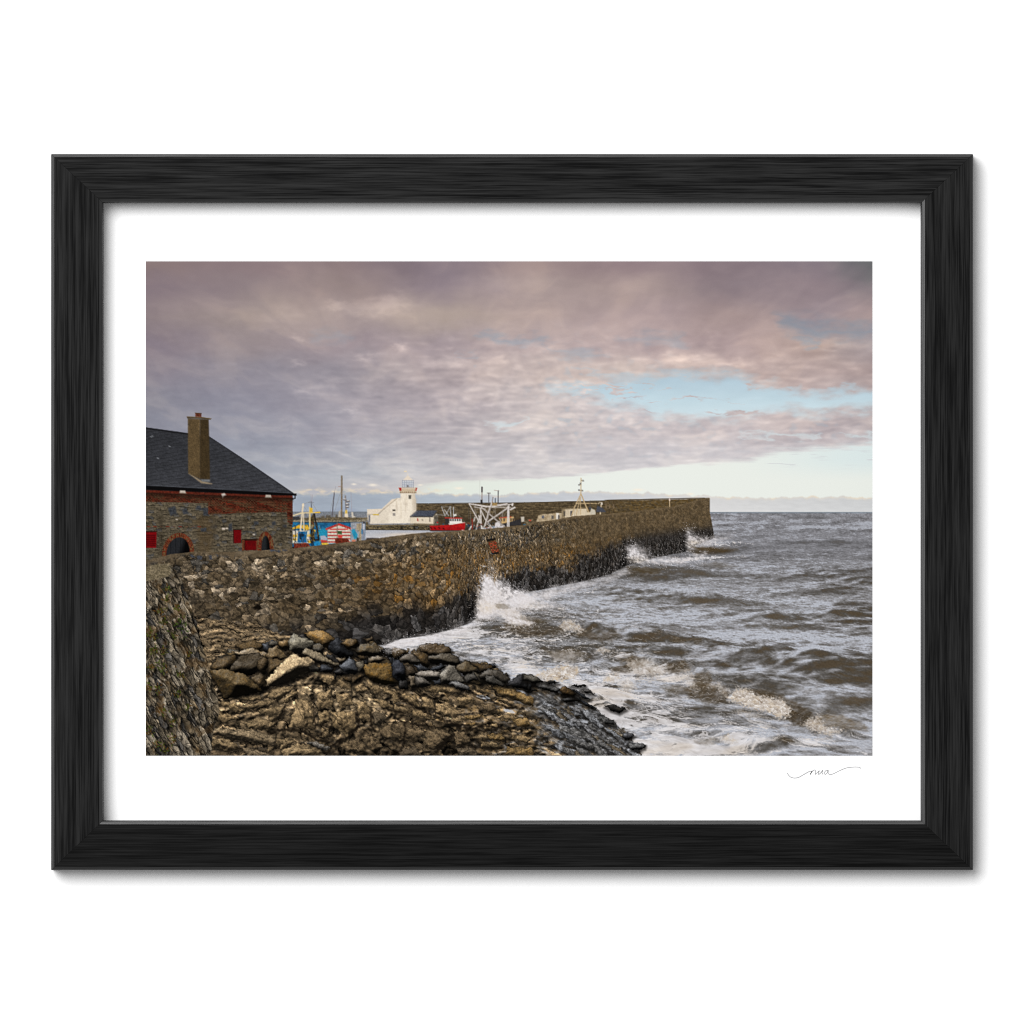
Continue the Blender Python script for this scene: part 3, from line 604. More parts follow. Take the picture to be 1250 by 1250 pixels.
def paint_nearwall():
    """weedy wall running towards the viewer at the left edge"""
    p = pts("170,693 190,690 207,689 214,697 224,712 232,735 240,760 246,790 254,810 258,830 266,850 268,870 262,890 258,905 258,930 170,930")
    sl = box(178, 680, 284, 923); x = XX[sl]; y = YY[sl]
    d = sdf(x+2*fbm(x/7, y/9, 3, 201), y+2*fbm(x/7+4, y/9, 3, 202), p)
    t = (y-690)/230.
    ang = np.radians(50+26*np.clip(t, 0, 1)+12*ss(205, 262, x))
    sz = .8+.9*np.clip(t, 0, 1)
    cx, cy = x-178, y-690
    ca, sa = np.cos(np.radians(62)), np.sin(np.radians(62))
    al = cx*ca+cy*sa; ac = -cx*sa+cy*ca
    ac = ac+3.0*fbm(al/26, ac/11, 3, 203); al = al+4*fbm(al/16, ac/7, 3, 204)
    f1, f2, c, dx, dy = worley(al/17., ac/6.2, 205, .9); g1, g2, c2, ex, ey = worley(al/6., ac/3.0, 206, .9)
    r = rnd(c, 1)
    col = mix((98, 86, 68), (138, 128, 112), ss(0, 1, r))
    col = mix(col, (64, 62, 60), (rnd(c, 2) > .86)*.8)
    col = mix(col, (160, 146, 128), ((rnd(c2, 2) > .93)*.6))
    col = col*(.70+.38*ss(0, .22, f2-f1))[..., None]*(.84+.28*rnd(c2, 3))[..., None]
    col = col*np.clip(1-.5*dy+.3*dx, .55, 1.45)[..., None]
    col = col*(.78+.28*ss(0, .3, g2-g1))[..., None]
    crack = ridged(al/20, ac/7.5, 4, 207)
    col = col*(1-.6*ss(.5, .8, crack))[..., None]
    st = ss(.12, .55, fbm(x/17, y/20, 4, 208))
    col = mix(col, (86, 62, 34), st*.5)
    col = mix(col, (70, 62, 44), .4*ss(700, 690, y))
    col = col*(1+.18*fbm(x/1.9, y/2.4, 3, 209))[..., None]*.90
    col = col*(.86+.20*ss(.0, .45, fbm(x/26, y/30, 2, 212)+.2))[..., None]
    rg = (212, 226)
    cap = ss(20, 5, y-684+.1*(x-178))
    a = ss(1.0, -1.0, d)
    put(sl, a, np.clip(col, 0, 255), 'printed_weedy_wall')
    poly(pts("170,694 190,689 206,688 210,699 204,704 196,706 170,712"), lambda a, b: mix((98, 88, 68), (122, 110, 88), ss(-.4, .4, fbm(a/7, b/5, 4, 7))), None, tex=.3, warp=1.5, soft=1.2)
    # tufts
    r = np.random.default_rng(3)
    tuft = [(222, 764, 8, 1), (201, 760, 4, 0), (183, 772, 4, 0), (212, 776, 3, 0), (187, 795, 5, 0), (201, 796, 4, 0), (198, 815, 5, 0), (219, 824, 4, 0), (180, 838, 5, 2), (194, 842, 4, 2), (217, 846, 3, 0), (198, 868, 5, 2), (229, 863, 3, 0), (181, 892, 4, 0), (200, 917, 4, 0), (192, 909, 3, 0), (205, 720, 3, 0), (204, 733, 3, 0), (195, 746, 4, 2), (216, 742, 3, 2), (211, 903, 3, 2), (212, 881, 3, 0), (190, 780, 3, 0), (231, 800, 2, 2), (184, 815, 3, 0)]
    for (tx, ty, s, m) in tuft:
        for q in range(int(6*s)):
            ax, ay = tx+r.normal()*s*.7, ty+r.normal()*s*.8
            c = [(58, 62, 24), (72, 86, 28), (40, 40, 18), (92, 66, 32), (28, 26, 14)][int(r.integers(0, 5))] if m == 0 else ([(26, 28, 16), (58, 78, 22), (34, 40, 18)][int(r.integers(0, 3))] if m == 1 else [(86, 58, 26), (64, 46, 24), (70, 78, 28)][int(r.integers(0, 3))])
            line([(ax, ay), (ax+r.normal()*1.3, ay-abs(r.normal())*1.5)], 1.3, c, a=.75)
# ---------------------------------------------------------------- printed shore: bedrock and boulders
def paint_bedrock():
    p = pts("238,752 262,756 300,757 316,764 340,772 356,777 380,782 420,790 470,800 520,815 580,828 620,836 650,836 668,842 690,848 712,856 730,868 748,880 764,893 778,908 788,930 240,930 250,880 258,840 250,800")
    sl = box(236, 748, 800, 923); x = XX[sl]; y = YY[sl]
    d = sdf(x+(4+5*ss(690, 740, x))*fbm(x/10, y/7, 4, 401), y+(3+3*ss(690, 740, x))*fbm(x/10+4, y/7, 4, 402), p)
    # beds: centre, reach, dip, length and thickness of the humps, relief
    beds = [(290, 780, 62, 24, 4, 26, 4.2, .8), (300, 906, 66, 20, 17, 34, 9, .9), (306, 846, 48, 24, -22, 40, 10, 1.), (360, 868, 36, 34, 66, 38, 14, 1.), (400, 836, 46, 20, 28, 22, 12, 1.1), (424, 880, 44, 34, 56, 28, 15, 1.1), (462, 846, 34, 22, 42, 24, 9, 1.), (450, 912, 60, 24, 40, 30, 15, 1.),
            (530, 852, 62, 18, 20, 34, 9, 1.), (540, 898, 70, 30, 26, 34, 14, 1.), (612, 852, 52, 18, 24, 30, 7, .9), (620, 892, 50, 30, 16, 22, 9, 1.), (680, 866, 46, 36, 33, 70, 5.5, .9), (735, 900, 56, 40, 32, 80, 5.0, .8), (668, 914, 44, 16, 10, 34, 11, 1.)]
    H = np.zeros(x.shape); W = H.copy(); E = H.copy(); T = H.copy(); E2 = H.copy()
    wx = x+6*fbm(x/26, y/18, 3, 403)+1.6*fbm(x/7, y/6, 2, 418); wy = y+6*fbm(x/26+6, y/18, 3, 404)+1.6*fbm(x/7+3, y/6, 2, 419)
    for i, (cx, cy, rx, ry, dg, L, w, k) in enumerate(beds):
        wt = blob(x+14*fbm(x/24, y/18, 3, 450+i), y+10*fbm(x/24, y/18, 3, 470+i), cx, cy, rx, ry, 0)**5+1e-12
        ca, sa = np.cos(np.radians(dg)), np.sin(np.radians(dg)); a = wx*ca+wy*sa; b = -wx*sa+wy*ca
        f1, f2, c, dx, dy = worley(a/(L*1.25), b/(w*1.25), 410+i, .95)
        n1 = np.abs(perlin(a/(L*1.7)+.25*perlin(a/L*3, b/w*2, 480+i), b/(w*1.5), 430+i)); n2 = np.abs(perlin(a/(L*.55)+7, b/(w*.50), 440+i)); n3 = np.abs(perlin(a/(L*.75)+3, b/(w*.16), 445+i))
        e = np.minimum(n1, .5*(f2-f1)+.02+.5*ss(.3, .6, c)); e2 = n2
        h = w*k*(.42*ss(-.05, .8, n1)+.10*ss(0, .5, n2)+.04*ss(0, .4, n3)+.10*ss(0, .4, f2-f1)+.34*(c-.5)-.22*dy)
        H += wt*h; E += wt*e; E2 += wt*e2; T += wt*c; W += wt
    H /= W; E /= W; E2 /= W; T /= W
    H = H+.9*fbm(x/6.5, y/5, 3, 405)+.28*fbm(x/2.6, y/2.2, 3, 406)
    H = blur(H, .45)
    gy, gx = np.gradient(H); gy = gy*SC; gx = gx*SC
    N = np.sqrt(1+.6*(gx*gx+gy*gy))
    lit = np.clip((gy*.62+gx*.34)/N+.66, .14, 1.25); lit = np.clip((lit-.64)*1.3+.69, .12, 1.35)
    ao = np.clip(1+(H-blur(H, 6))*.075+(H-blur(H, 2.2))*.10, .30, 1.25)
    alb = mix((116, 96, 70), (150, 126, 93), np.clip(.2+.6*T+.5*fbm(x/13, y/9, 4, 407), 0, 1))
    alb = mix(alb, (86, 78, 68), .6*ss(.15, .6, fbm(x/13, y/7, 4, 409)+.25*(rnd(T, 3)-.5)))
    alb = mix(alb, (126, 100, 62), .7*ss(.05, .5, fbm(x/11, y/7, 4, 408))*(.12+.88*ss(440, 570, x))*(1-.7*ss(690, 740, x)))
    low = np.clip(ss(872, 902, y)*ss(330, 420, x)*(1-ss(590, 660, x))+.6*blob(x, y, 300, 905, 70, 24), 0, 1)
    alb = alb*(1-.34*low)[..., None]
    alb = mix(alb, (168, 146, 112), .55*blob(x, y, 420, 848, 46, 26, 10))
    wet = np.clip(1.35*blob(x+34*fbm(x/20, y/12, 4, 424), y+14*fbm(x/20+5, y/12, 4, 426), 734, 892, 84, 60, 28)+.9*blob(x, y, 668, 862, 40, 10, 28)+.9*fbm(x/16, y/7, 3, 413)*ss(470, 620, x)*ss(820, 850, y)-.18, 0, 1)
    alb = mix(alb, (98, 99, 102), wet*.85)
    col = alb*(lit*ao*1.22)[..., None]
    crack = ss(.16, .0, E)*.30+ss(.06, .01, E)*.55+ss(.05, .005, E2)*.22
    col = col*(1-np.clip(crack, 0, .85)*(1-.8*wet))[..., None]
    col = col*(1+.17*fbm(x/2.0, y/1.7, 3, 412)+.10*fbm(x/5, y/4, 3, 411))[..., None]
    pit = ss(.62, .85, ridged(x/12, y/9, 4, 416))*(1-wet)
    col = col*(1-.45*pit)[..., None]
    ca, sa = np.cos(np.radians(32)), np.sin(np.radians(32)); ga = x*ca+y*sa; gb = -x*sa+y*ca+2*fbm(x/14, y/14, 2, 420)
    run = fbm(ga/30+.3*fbm(ga/20, gb/9, 2, 425), gb/2.5, 4, 421, .55); col = col*(1+.22*wet*run)[..., None]
    sheen = wet*ss(.60, 1.02, lit*.6+.26+.40*run)
    col = mix(col, (176, 180, 188), sheen*.66)
    for (cx, cy, rx, ry) in ((706, 862, 5, 2), (712, 880, 7, 2.2), (716, 886, 4, 1.5), (622, 868, 8, 2.2), (590, 851, 10, 2.2), (714, 870, 3, 3), (702, 905, 6, 1.4), (660, 868, 5, 1.4), (640, 845, 10, 1.2)):
        col = mix(col, (186, 190, 198), .8*ss(.3, .6, blob(x+2*fbm(x/4, y/3, 2, 5), y, cx, cy, rx, ry, 15)))
    g = col.mean(-1, keepdims=True); col = g+(col-g)*.88
    put(sl, ss(1.2, -1.2, d), np.clip(col, 0, 255), 'printed_bedrock')

def boulder(p, tint, seed, top=1.0, ochre=0., name='printed_boulders', gloss=.25, strata=None, shadow=.66):
    """a broken block: planes rise from every edge of its outline and meet"""
    p = np.asarray(p, float); cx, cy = p.mean(0)
    if not strata: p = np.array([cx, cy])+(p-np.array([cx, cy]))*1.17
    r = np.random.default_rng(seed)
    m = 6; sl = box(p[:, 0].min()-m, p[:, 1].min()-m, p[:, 0].max()+m, p[:, 1].max()+m); x = XX[sl]; y = YY[sl]
    if x.size == 0: return
    wa = 1.9 if not strata else 2.2
    xw = x+wa*fbm(x/5, y/5, 3, seed); yw = y+wa*fbm(x/5+3, y/5, 3, seed+1)
    d = sdf(xw, yw, p); sh = sdf(x-.6, y-2.2, p)
    size = np.sqrt(np.ptp(p[:, 0])*np.ptp(p[:, 1]))
    put(sl, ss(3.2, -1.2, sh)*shadow, np.array([14, 12, 10.]), name)
    h = None
    n = len(p)
    for i in range(n):
        ax, ay = p[i]; bx, by = p[(i+1) % n]
        ex, ey = bx-ax, by-ay; L = np.hypot(ex, ey)+1e-6
        nx, ny = -ey/L, ex/L
        if (cx-ax)*nx+(cy-ay)*ny < 0: nx, ny = -nx, -ny
        s = r.uniform(.6, 2.4)*(1.35 if ny < 0 else .75)*(1. if not strata else .42)
        pl = s*((xw-ax)*nx+(yw-ay)*ny)+size*.02
        h = pl if h is None else np.minimum(h, pl)
    tx, ty = r.uniform(-.5, .35), r.uniform(.15, .8)
    cap = size*.36+tx*(xw-cx)+ty*(yw-cy)
    h = np.minimum(h, cap)
    g1, g2, gc, _, _ = worley(x/(size*.38)+seed, y/(size*.3), seed+2)
    h = h+size*(.05 if not strata else .025)*rnd(gc, 2)
    if strata:
        dg, W = strata; ca, sa = np.cos(np.radians(dg)), np.sin(np.radians(dg)); p_ = xw*ca+yw*sa; q_ = -xw*sa+yw*ca
        cr = ss(.55, .9, ridged(p_/(W*2.6)+seed*.3, q_/(W*.7), 3, seed+8)); h = h-W*.14*cr+W*.12*fbm(p_/(W*1.6), q_/(W*.45), 3, seed+9)
    h = blur(h, .5 if strata else 1.5)+.35*fbm(x/3.2, y/2.8, 4, seed+3)
    gy, gx = np.gradient(h); gy *= SC; gx *= SC
    N = np.sqrt(1+gx*gx+gy*gy)
    lit = np.clip(.26+.72*(gy*.80+gx*.42)/N+.24/N, .06, 1.25)
    if strata: lit = lit*.86+.14
    tint = np.asarray(tint, float)
    alb = tint*(1+.24*fbm(x/6, y/5, 4, seed+4)+.22*fbm(x/1.7, y/1.7, 2, seed+6))[..., None]
    if ochre: alb = mix(alb, (150, 108, 46), ochre*ss(.0, .5, fbm(x/6, y/6, 3, seed+5)))
    col = alb*(lit*1.48*top)[..., None]
    if strata: col = col*(1-.38*cr)[..., None]
    gl = ss(.70, 1.05, lit)*gloss
    col = mix(col, (188, 190, 194), gl)
    col = col*((.5 if not strata else .74)+(.5 if not strata else .26)*ss(0, 1.6, -d))[..., None]
    a = ss(.7, -.7, d)
    put(sl, a, np.clip(col, 0, 255), name)

def paint_ledges():
    """the separate blocks and crevices that stand out in the bedrock"""
    T1, T2, T3, D1, D2, O1, S1 = (146, 122, 88), (130, 108, 76), (112, 94, 68), (84, 70, 52), (66, 58, 48), (124, 98, 58), (92, 94, 98)
    A2 = (176, 790, 7.8125)
    B = [("440,480 560,460 740,490 750,630 640,600 500,560", A3, T1, 20), ("760,560 860,550 910,640 800,660", A3, T1, 40), ("880,520 1000,540 1030,690 920,620", A3, T1, 50), ("1030,580 1170,640 1170,690 1040,660", A3, T2, 30), ("0,600 130,590 220,600 90,720 -20,700", A3, T3, -20), ("100,740 210,620 260,650 140,750", A3, T2, -40), ("-10,780 130,770 110,870 -10,930", A3, T3, -10),
         ("230,700 370,720 410,800 400,990 300,980 170,960 220,800", A3, T1, 75), ("420,660 560,620 580,780 440,800", A3, T1, 60), ("440,830 540,820 550,920 450,960", A3, T2, 60), ("600,640 740,660 770,760 640,800", A3, T1, 50), ("790,740 880,730 930,820 910,930 820,880", A3, T1, 60), ("950,700 1060,720 1170,790 1050,800", A3, T2, 30), ("560,820 780,820 800,960 720,1060 580,960", A3, T2, 50), ("470,980 550,970 540,1060 480,1070", A3, T3, 70),
         ("950,830 1030,830 1090,880 1000,960 950,930", A3, D2, 40), ("1000,1000 1100,910 1230,930 1240,1100 1050,1080", A3, D1, 40), ("-30,1060 140,1070 110,1130 -20,1200", A3, T3, 20), ("140,1060 230,1100 100,1190 80,1160", A3, T3, 40), ("100,1180 260,1110 420,1150 500,1200 380,1250 120,1250", A3, T3, 20), ("320,1110 420,1100 580,1170 500,1180", A3, S1, 20), ("640,1120 760,1080 900,1120 880,1200 700,1200", A3, D1, 30), ("830,1060 960,1040 1050,1150 940,1190", A3, D1, 40),
         ("720,520 860,530 970,610 900,630 740,560", A2, T2, 25), ("880,480 1050,450 1150,490 1000,520", A2, T3, 0), ("900,560 1200,500 1260,540 1000,600", A2, T3, -12), ("1080,600 1250,570 1270,650 1100,640", A2, T3, -8), ("950,720 1100,670 1260,720 1200,800 1000,780", A2, T3, -10), ("690,600 800,640 900,680 760,720 690,680", A2, T2, 15), ("620,760 800,780 1000,790 1260,850 1250,940 900,880 650,830", A2, (108, 94, 74), 12), ("640,850 800,880 930,960 800,1000 640,940", A2, T3, 25), ("900,940 1150,1000 1260,1040 1000,1050", A2, (104, 90, 72), 22),
         ("60,560 200,575 250,690 120,650", A4, T2, 30), ("250,590 360,610 375,720 265,690", A4, T1, 40), ("370,650 480,640 620,740 500,785 380,740", A4, T1, 30), ("240,490 430,480 560,520 520,560 300,550", A4, T2, 8), ("420,500 560,500 620,560 500,560", A4, T1, 15), ("-10,560 40,550 60,640 0,660", A4, T2, 40), ("0,660 130,690 160,740 20,730", A4, T3, 20), ("170,700 300,730 390,800 280,800 160,760", A4, T2, 25), ("530,770 640,780 600,850 530,820", A4, T3, 10), ("650,760 800,750 780,790 650,800", A4, O1, 0), ("660,820 740,815 735,860 660,855", A4, O1, 0), ("560,600 700,590 740,640 600,680", A4, T2, 10), ("700,480 780,500 860,570 760,530", A4, T1, 30), ("760,650 900,650 935,730 840,740", A4, D1, 20),
         ("880,490 1000,490 1260,600 1260,690 1090,620 940,560", A4, O1, 28), ("890,770 1050,740 1150,790 1000,820", A4, T2, 10), ("1060,790 1200,780 1260,860 1120,870", A4, O1, 20), ("800,850 940,830 960,870 820,890", A4, T2, 5), ("700,960 800,910 870,970 780,990", A4, T3, 10), ("840,920 980,930 1000,980 860,980", A4, O1, 15), ("1040,960 1160,930 1260,960 1200,1010", A4, T2, 10), ("780,1000 900,990 960,1040 800,1050", A4, T3, 10), ("1020,1040 1260,1050 1260,1120 1010,1110", A4, O1, 5), ("0,810 130,820 300,900 200,1000 60,980 -20,920", A4, D1, 30), ("300,870 480,890 520,950 380,1080 260,1020", A4, D1, 35), ("540,900 660,900 700,1000 560,1040", A4, D1, 30), ("60,1060 200,1040 260,1120 60,1130", A4, D2, 15), ("560,1050 700,1040 760,1110 600,1130", A4, D2, 10)]
    for i, (s, t, c, dg) in enumerate(B):
        p = pts(s, t); w = min(np.ptp(p[:, 0]), np.ptp(p[:, 1]))*.5
        boulder(p, np.array(c)*.6+np.array([128, 111, 86.])*.4, 2000+5*i, 1.06, .2 if c == O1 else 0, 'printed_bedrock', .06, (dg, max(w, 3)), .34)
    r = np.random.default_rng(5); edge = pts("640,836 676,842 712,856 748,880 776,902 794,925"); slab = pts("652,842 690,848 730,868 762,892 786,922 690,924 668,880"); z = []
    while len(z) < 64:
        u, v = r.uniform(645, 790), r.uniform(838, 924)
        if sdf(np.array([[u]]), np.array([[v]]), slab)[0, 0] < -1: z.append((v, u))
    for q, (v, u) in enumerate(sorted(z)):
        n = 8; t = np.sort(r.uniform(0, 6.283, n)); L = r.uniform(8, 24); W = r.uniform(2.4, 5.2); dg = 31+r.normal()*7; ca, sa = np.cos(np.radians(dg)), np.sin(np.radians(dg)); k = r.uniform(.8, 1.1, n)
        a = L*k*np.cos(t); b = W*k*np.sin(t)
        boulder(np.stack([u+a*ca-b*sa, v+a*sa+b*ca], 1), np.array([(126, 125, 126), (114, 112, 110), (146, 147, 150), (118, 106, 88), (104, 102, 100)][int(r.integers(5))]), 4000+q, 1.0, 0, 'printed_bedrock', .75, (dg, W), .34)
    for q in range(6):
        w_ = r.uniform(0, 1)*(len(edge)-1); i = int(w_); c = edge[i]+(edge[i+1]-edge[i])*(w_-i)+r.normal(size=2)*np.array([5, 3]); n = 7; t = np.sort(r.uniform(0, 6.283, n)); k = r.uniform(.75, 1.1, n)*r.uniform(3, 8)
        boulder(np.stack([c[0]+1.5*k*np.cos(t), c[1]+.75*k*np.sin(t)], 1), np.array([(84, 84, 87), (98, 97, 96), (66, 65, 64), (100, 90, 74)][int(r.integers(4))]), 4200+q, 1., 0, 'printed_bedrock', .45)
    r = np.random.default_rng(77)
    for s, t, w in [("380,690 400,760 395,790", A3, 2.4), ("-10,1020 140,990 300,1000 420,1080 560,1110", A3, 3), ("415,790 410,900 412,985", A3, 1.6), ("800,830 812,960 720,1060 600,1150", A3, 3), ("930,790 940,960 1000,1020", A3, 3), ("1030,790 1140,820 1230,835", A3, 2.4), ("150,740 110,850 20,960", A3, 2), ("750,560 755,640 700,720", A3, 1.4), ("600,900 560,960 430,1060", A3, 1.8), ("660,1080 560,1150 520,1210", A3, 2.6), ("330,490 250,525 60,575 -20,580", A3, 2.6),
                    ("50,590 230,700 400,780 600,850 690,840", A4, 3), ("375,640 380,760", A4, 1.8), ("250,575 250,700", A4, 1.6), ("640,745 800,735 960,690", A4, 2), ("580,870 700,885 790,850 1000,880", A4, 2.6), ("0,790 130,820 300,850 480,885", A4, 2.6), ("400,1090 450,1000 540,930", A4, 3.4), ("720,560 860,620 1000,680 1180,700", A4, 2.4), ("100,830 110,960 60,1090", A4, 2.2), ("760,900 900,900 1050,910", A4, 1.6), ("600,1040 760,1050 980,1060", A4, 2)]:
        q = pts(s, t); z = [q[0]]
        for a, b in zip(q[:-1], q[1:]):
            n = max(2, int(np.hypot(*(b-a))/3))
            z += [a+(b-a)*(k+1)/n+r.normal(size=2)*.8 for k in range(n)]
        for k in range(len(z)-1): line([z[k], z[k+1]], w*r.uniform(.4, 1.2), (24, 19, 14), a=.62, soft=.9)
A4 = (480, 770, 7.353); A3 = (330, 760, 7.575); A6 = (170, 660, 4.1667); A5 = (640, 770, 7.8125)
G, BR, SL, TN, DK = (100, 94, 84), (92, 76, 54), (62, 64, 68), (136, 110, 74), (50, 48, 46)
def paint_boulders():
    L = [  # outline, transform, tint, brightness, ochre
    ("500,530 580,510 640,530 600,560 520,560", A6, BR, 1., .1), ("630,530 680,510 710,530 690,555 650,570", A6, SL, 1., 0), ("490,570 580,550 660,580 640,600 520,590", A6, (126, 112, 92), 1.05, .2),
    ("370,640 400,600 480,585 490,620 465,665 390,660", A6, BR, .8, .2), ("470,660 490,620 520,590 590,575 635,600 630,640 560,680", A6, (74, 64, 50), .85, 0), ("590,690 640,665 655,750 610,755 570,710", A6, BR, .8, .1), ("360,670 440,660 540,690 610,760 560,770 440,795 400,720", A6, (108, 90, 62), .85, .3),
    ("-20,190 0,178 50,175 75,200 40,215 -10,212", A3, G, 1., 0), ("75,190 130,160 180,160 180,230 120,235", A3, TN, .9, .2),
    ("330,100 450,75 520,95 580,160 550,230 470,220 400,180", A3, (140, 112, 72), .95, .4), ("180,180 225,115 380,180 390,215 330,270 240,280 190,250", A3, (112, 106, 92), 1.1, 0),
    ("770,250 850,205 950,195 1035,235 1030,290 950,310 850,300", A3, (84, 74, 58), .9, .2), ("545,250 560,200 620,145 690,200 755,280 730,330 640,310", A3, (44, 45, 48), .85, 0), ("660,190 730,150 800,160 790,230 730,240", A3, BR, .9, .4),
    ("1040,260 1120,230 1212,250 1212,320 1100,320", A3, DK, 1.1, 0), ("390,205 450,195 490,230 470,285 400,260", A3, G, .85, .1), ("-35,300 0,245 60,225 120,280 165,320 100,345 0,345", A3, (112, 94, 68), .95, .1), ("-30,345 20,338 110,350 150,360 60,450 -5,480 -40,420", A3, BR, .9, .1), ("-110,360 -60,325 -25,345 -30,420 -60,470 -115,420", A3, BR, .8, 0),
    ("850,340 890,330 910,380 880,395", A3, SL, 1., 0), ("910,330 1000,310 1060,340 1000,370 920,370", A3, (104, 94, 80), 1., .1), ("600,330 680,325 700,345 640,380", A3, (122, 108, 88), 1., 0), ("800,310 850,300 890,330 840,350", A3, BR, .8, 0), ("200,260 240,300 200,310 150,280", A3, BR, .6, 0),
    ("510,310 570,300 640,370 600,390", A3, DK, 1., 0), ("310,290 350,250 430,275 560,350 625,380 610,400 540,390 400,350", A3, (120, 108, 88), 1.1, 0), ("650,400 740,335 800,380 825,430 790,470 690,460", A3, (78, 80, 84), 1., 0), ("790,365 850,360 875,400 860,460 820,440", A3, (106, 98, 84), 1., 0),
    ("570,455 640,430 700,470 640,490", A3, DK, .9, 0), ("455,420 500,390 575,425 560,455 470,455", A3, SL, .95, 0), ("345,420 400,380 450,420 445,455 370,450", A3, (84, 80, 72), .95, 0),
    ("60,450 130,360 215,300 270,340 340,330 390,385 340,410 330,460 200,520 60,570 0,560 -10,510", A3, (186, 162, 126), .98, 0),
    ("1100,330 1170,350 1212,400 1212,520 1160,480", A3, (48, 49, 52), 1., 0), ("880,400 950,380 1100,390 1140,430 1160,550 1050,560 940,520 890,460", A3, (110, 88, 54), .95, .5),
    ("0,150 90,170 120,200 60,250 0,240", A4, BR, .8, 0), ("255,150 300,120 430,125 500,160 505,205 420,225 330,220 262,185", A4, (88, 74, 56), .85, .1), ("175,215 240,190 300,215 330,280 300,320 240,290", A4, (92, 76, 54), .9, .2), ("335,235 420,215 505,210 560,235 582,280 560,325 470,300 370,290 335,270", A4, (82, 74, 62), .9, 0),
    ("55,265 120,215 180,215 240,280 200,300 120,290", A4, (96, 88, 78), .95, 0), ("0,260 60,280 115,340 110,430 40,440 0,400", A4, (46, 47, 52), 1., 0), ("110,310 170,320 210,370 190,410 120,400", A4, (70, 60, 48), .9, 0), ("190,310 250,300 320,350 240,370", A4, SL, 1., 0), ("335,340 430,300 460,320 420,360 350,360", A4, SL, .9, 0),
    ("660,270 760,290 870,310 885,350 790,370 740,330", A4, (76, 64, 48), .85, .2), ("565,340 650,270 740,335 760,370 660,395 600,380", A4, (88, 76, 58), .9, .1), ("720,370 770,380 795,455 750,440", A4, (100, 92, 78), .9, 0), ("640,410 720,380 750,440 660,460", A4, (88, 84, 78), .95, 0), ("215,390 270,360 400,370 430,420 340,440 250,420", A4, (120, 112, 102), 1.05, 0),
    ("200,410 260,420 340,470 300,500 190,505", A4, (98, 92, 84), 1., 0), ("350,450 430,440 470,475 380,480", A4, SL, 1., 0), ("430,390 500,315 550,335 640,465 560,470 480,475 435,450", A4, (108, 102, 92), 1.05, 0), ("60,450 120,445 125,520 60,520", A4, DK, .8, 0), ("140,410 190,410 200,500 160,505", A4, (104, 92, 76), 1., 0),
    ("785,400 850,355 950,360 1030,430 1010,485 880,450 800,430", A4, (76, 70, 62), .95, 0), ("840,400 900,410 1000,490 900,485 830,450", A4, (84, 80, 74), .9, 0), ("1035,485 1130,400 1180,415 1205,490 1190,515 1100,505", A4, (54, 53, 54), .9, 0), ("1170,395 1250,400 1280,430 1250,455 1200,440", A4, (74, 70, 64), .9, 0), ("500,470 560,455 640,480 690,530 600,530", A4, (112, 110, 108), 1., 0),
    ("90,500 190,490 340,560 300,590 150,545", A5, (86, 84, 82), 1., 0), ("340,555 400,535 490,600 450,620 370,600", A5, (84, 66, 44), .9, .2), ("0,420 60,420 170,480 100,500 0,470", A5, (80, 76, 68), 1., 0), ("205,490 260,470 320,495 230,505", A5, DK, 1., 0), ("460,560 520,580 620,650 560,640", A5, SL, 1., 0), ("440,520 520,512 580,520 570,535 450,530", A5, DK, .9, 0), ("540,560 610,555 660,600 590,590", A5, (96, 92, 90), 1., 0), ("500,640 600,690 690,745 600,720", A5, SL, .9, 0), ("775,720 860,705 960,745 900,780 830,755", A5, DK, .9, .1)]
    r = np.random.default_rng(21); band = pts("256,812 300,786 340,774 400,776 480,784 560,800 640,826 700,846 716,858 690,852 600,838 480,838 380,822 330,840 268,852"); st = []
    while len(st) < 110:
        u, v = r.uniform(256, 716), r.uniform(772, 858)
        if sdf(np.array([[u]]), np.array([[v]]), band)[0, 0] < 0: st.append((v, u))
    for q, (v, u) in enumerate(sorted(st)):
        n = int(r.integers(6, 9)); t = np.sort(r.uniform(0, 6.283, n)); k = r.uniform(.7, 1.1, n)*r.uniform(3.5, 8.5)
        boulder(np.stack([u+1.25*k*np.cos(t), v+.85*k*np.sin(t)], 1), np.array([(94, 88, 78), (88, 74, 56), (62, 64, 68), (116, 98, 70), (50, 48, 46)][int(r.integers(5))])*r.uniform(.85, 1.1), 3000+q, .95, .15)
    for i, (s, t, tint, b, o) in enumerate(L):
        boulder(pts(s, t), tint, 900+7*i, b, o, gloss=.10 if max(tint) > 180 else .3)
# ---------------------------------------------------------------- printed harbour: far pier, lighthouse, boats, store house
H4 = (350, 570, 11.364); H5 = (440, 570, 11.364); H6 = (515, 580, 8.929); H7 = (640, 575, 10.417); H8 = (750, 595, 8.929)
R1 = (176, 500, 12.5); R2 = (176, 590, 12.5); R3 = (266, 590, 12.5)
WH, CR = (222, 212, 198), (228, 212, 188)
def rubble(c0, c1, sx, sy, seed, gap=.5):
    def f(x, y):
        f1, f2, c, dx, dy = worley(x/sx+.3*fbm(x/5, y/5, 2, seed), y/sy, seed+1)
        k = mix(c0, c1, rnd(c, 1))
        k = mix(k, (66, 68, 72), (rnd(c, 2) > .86)*.7)
        return k*(gap+(1-gap)*ss(0, .2, f2-f1))[..., None]*np.clip(1+.4*dy, .7, 1.3)[..., None]*(1+.22*fbm(x/1.6, y/1.6, 2, seed+2))[..., None]
    return f
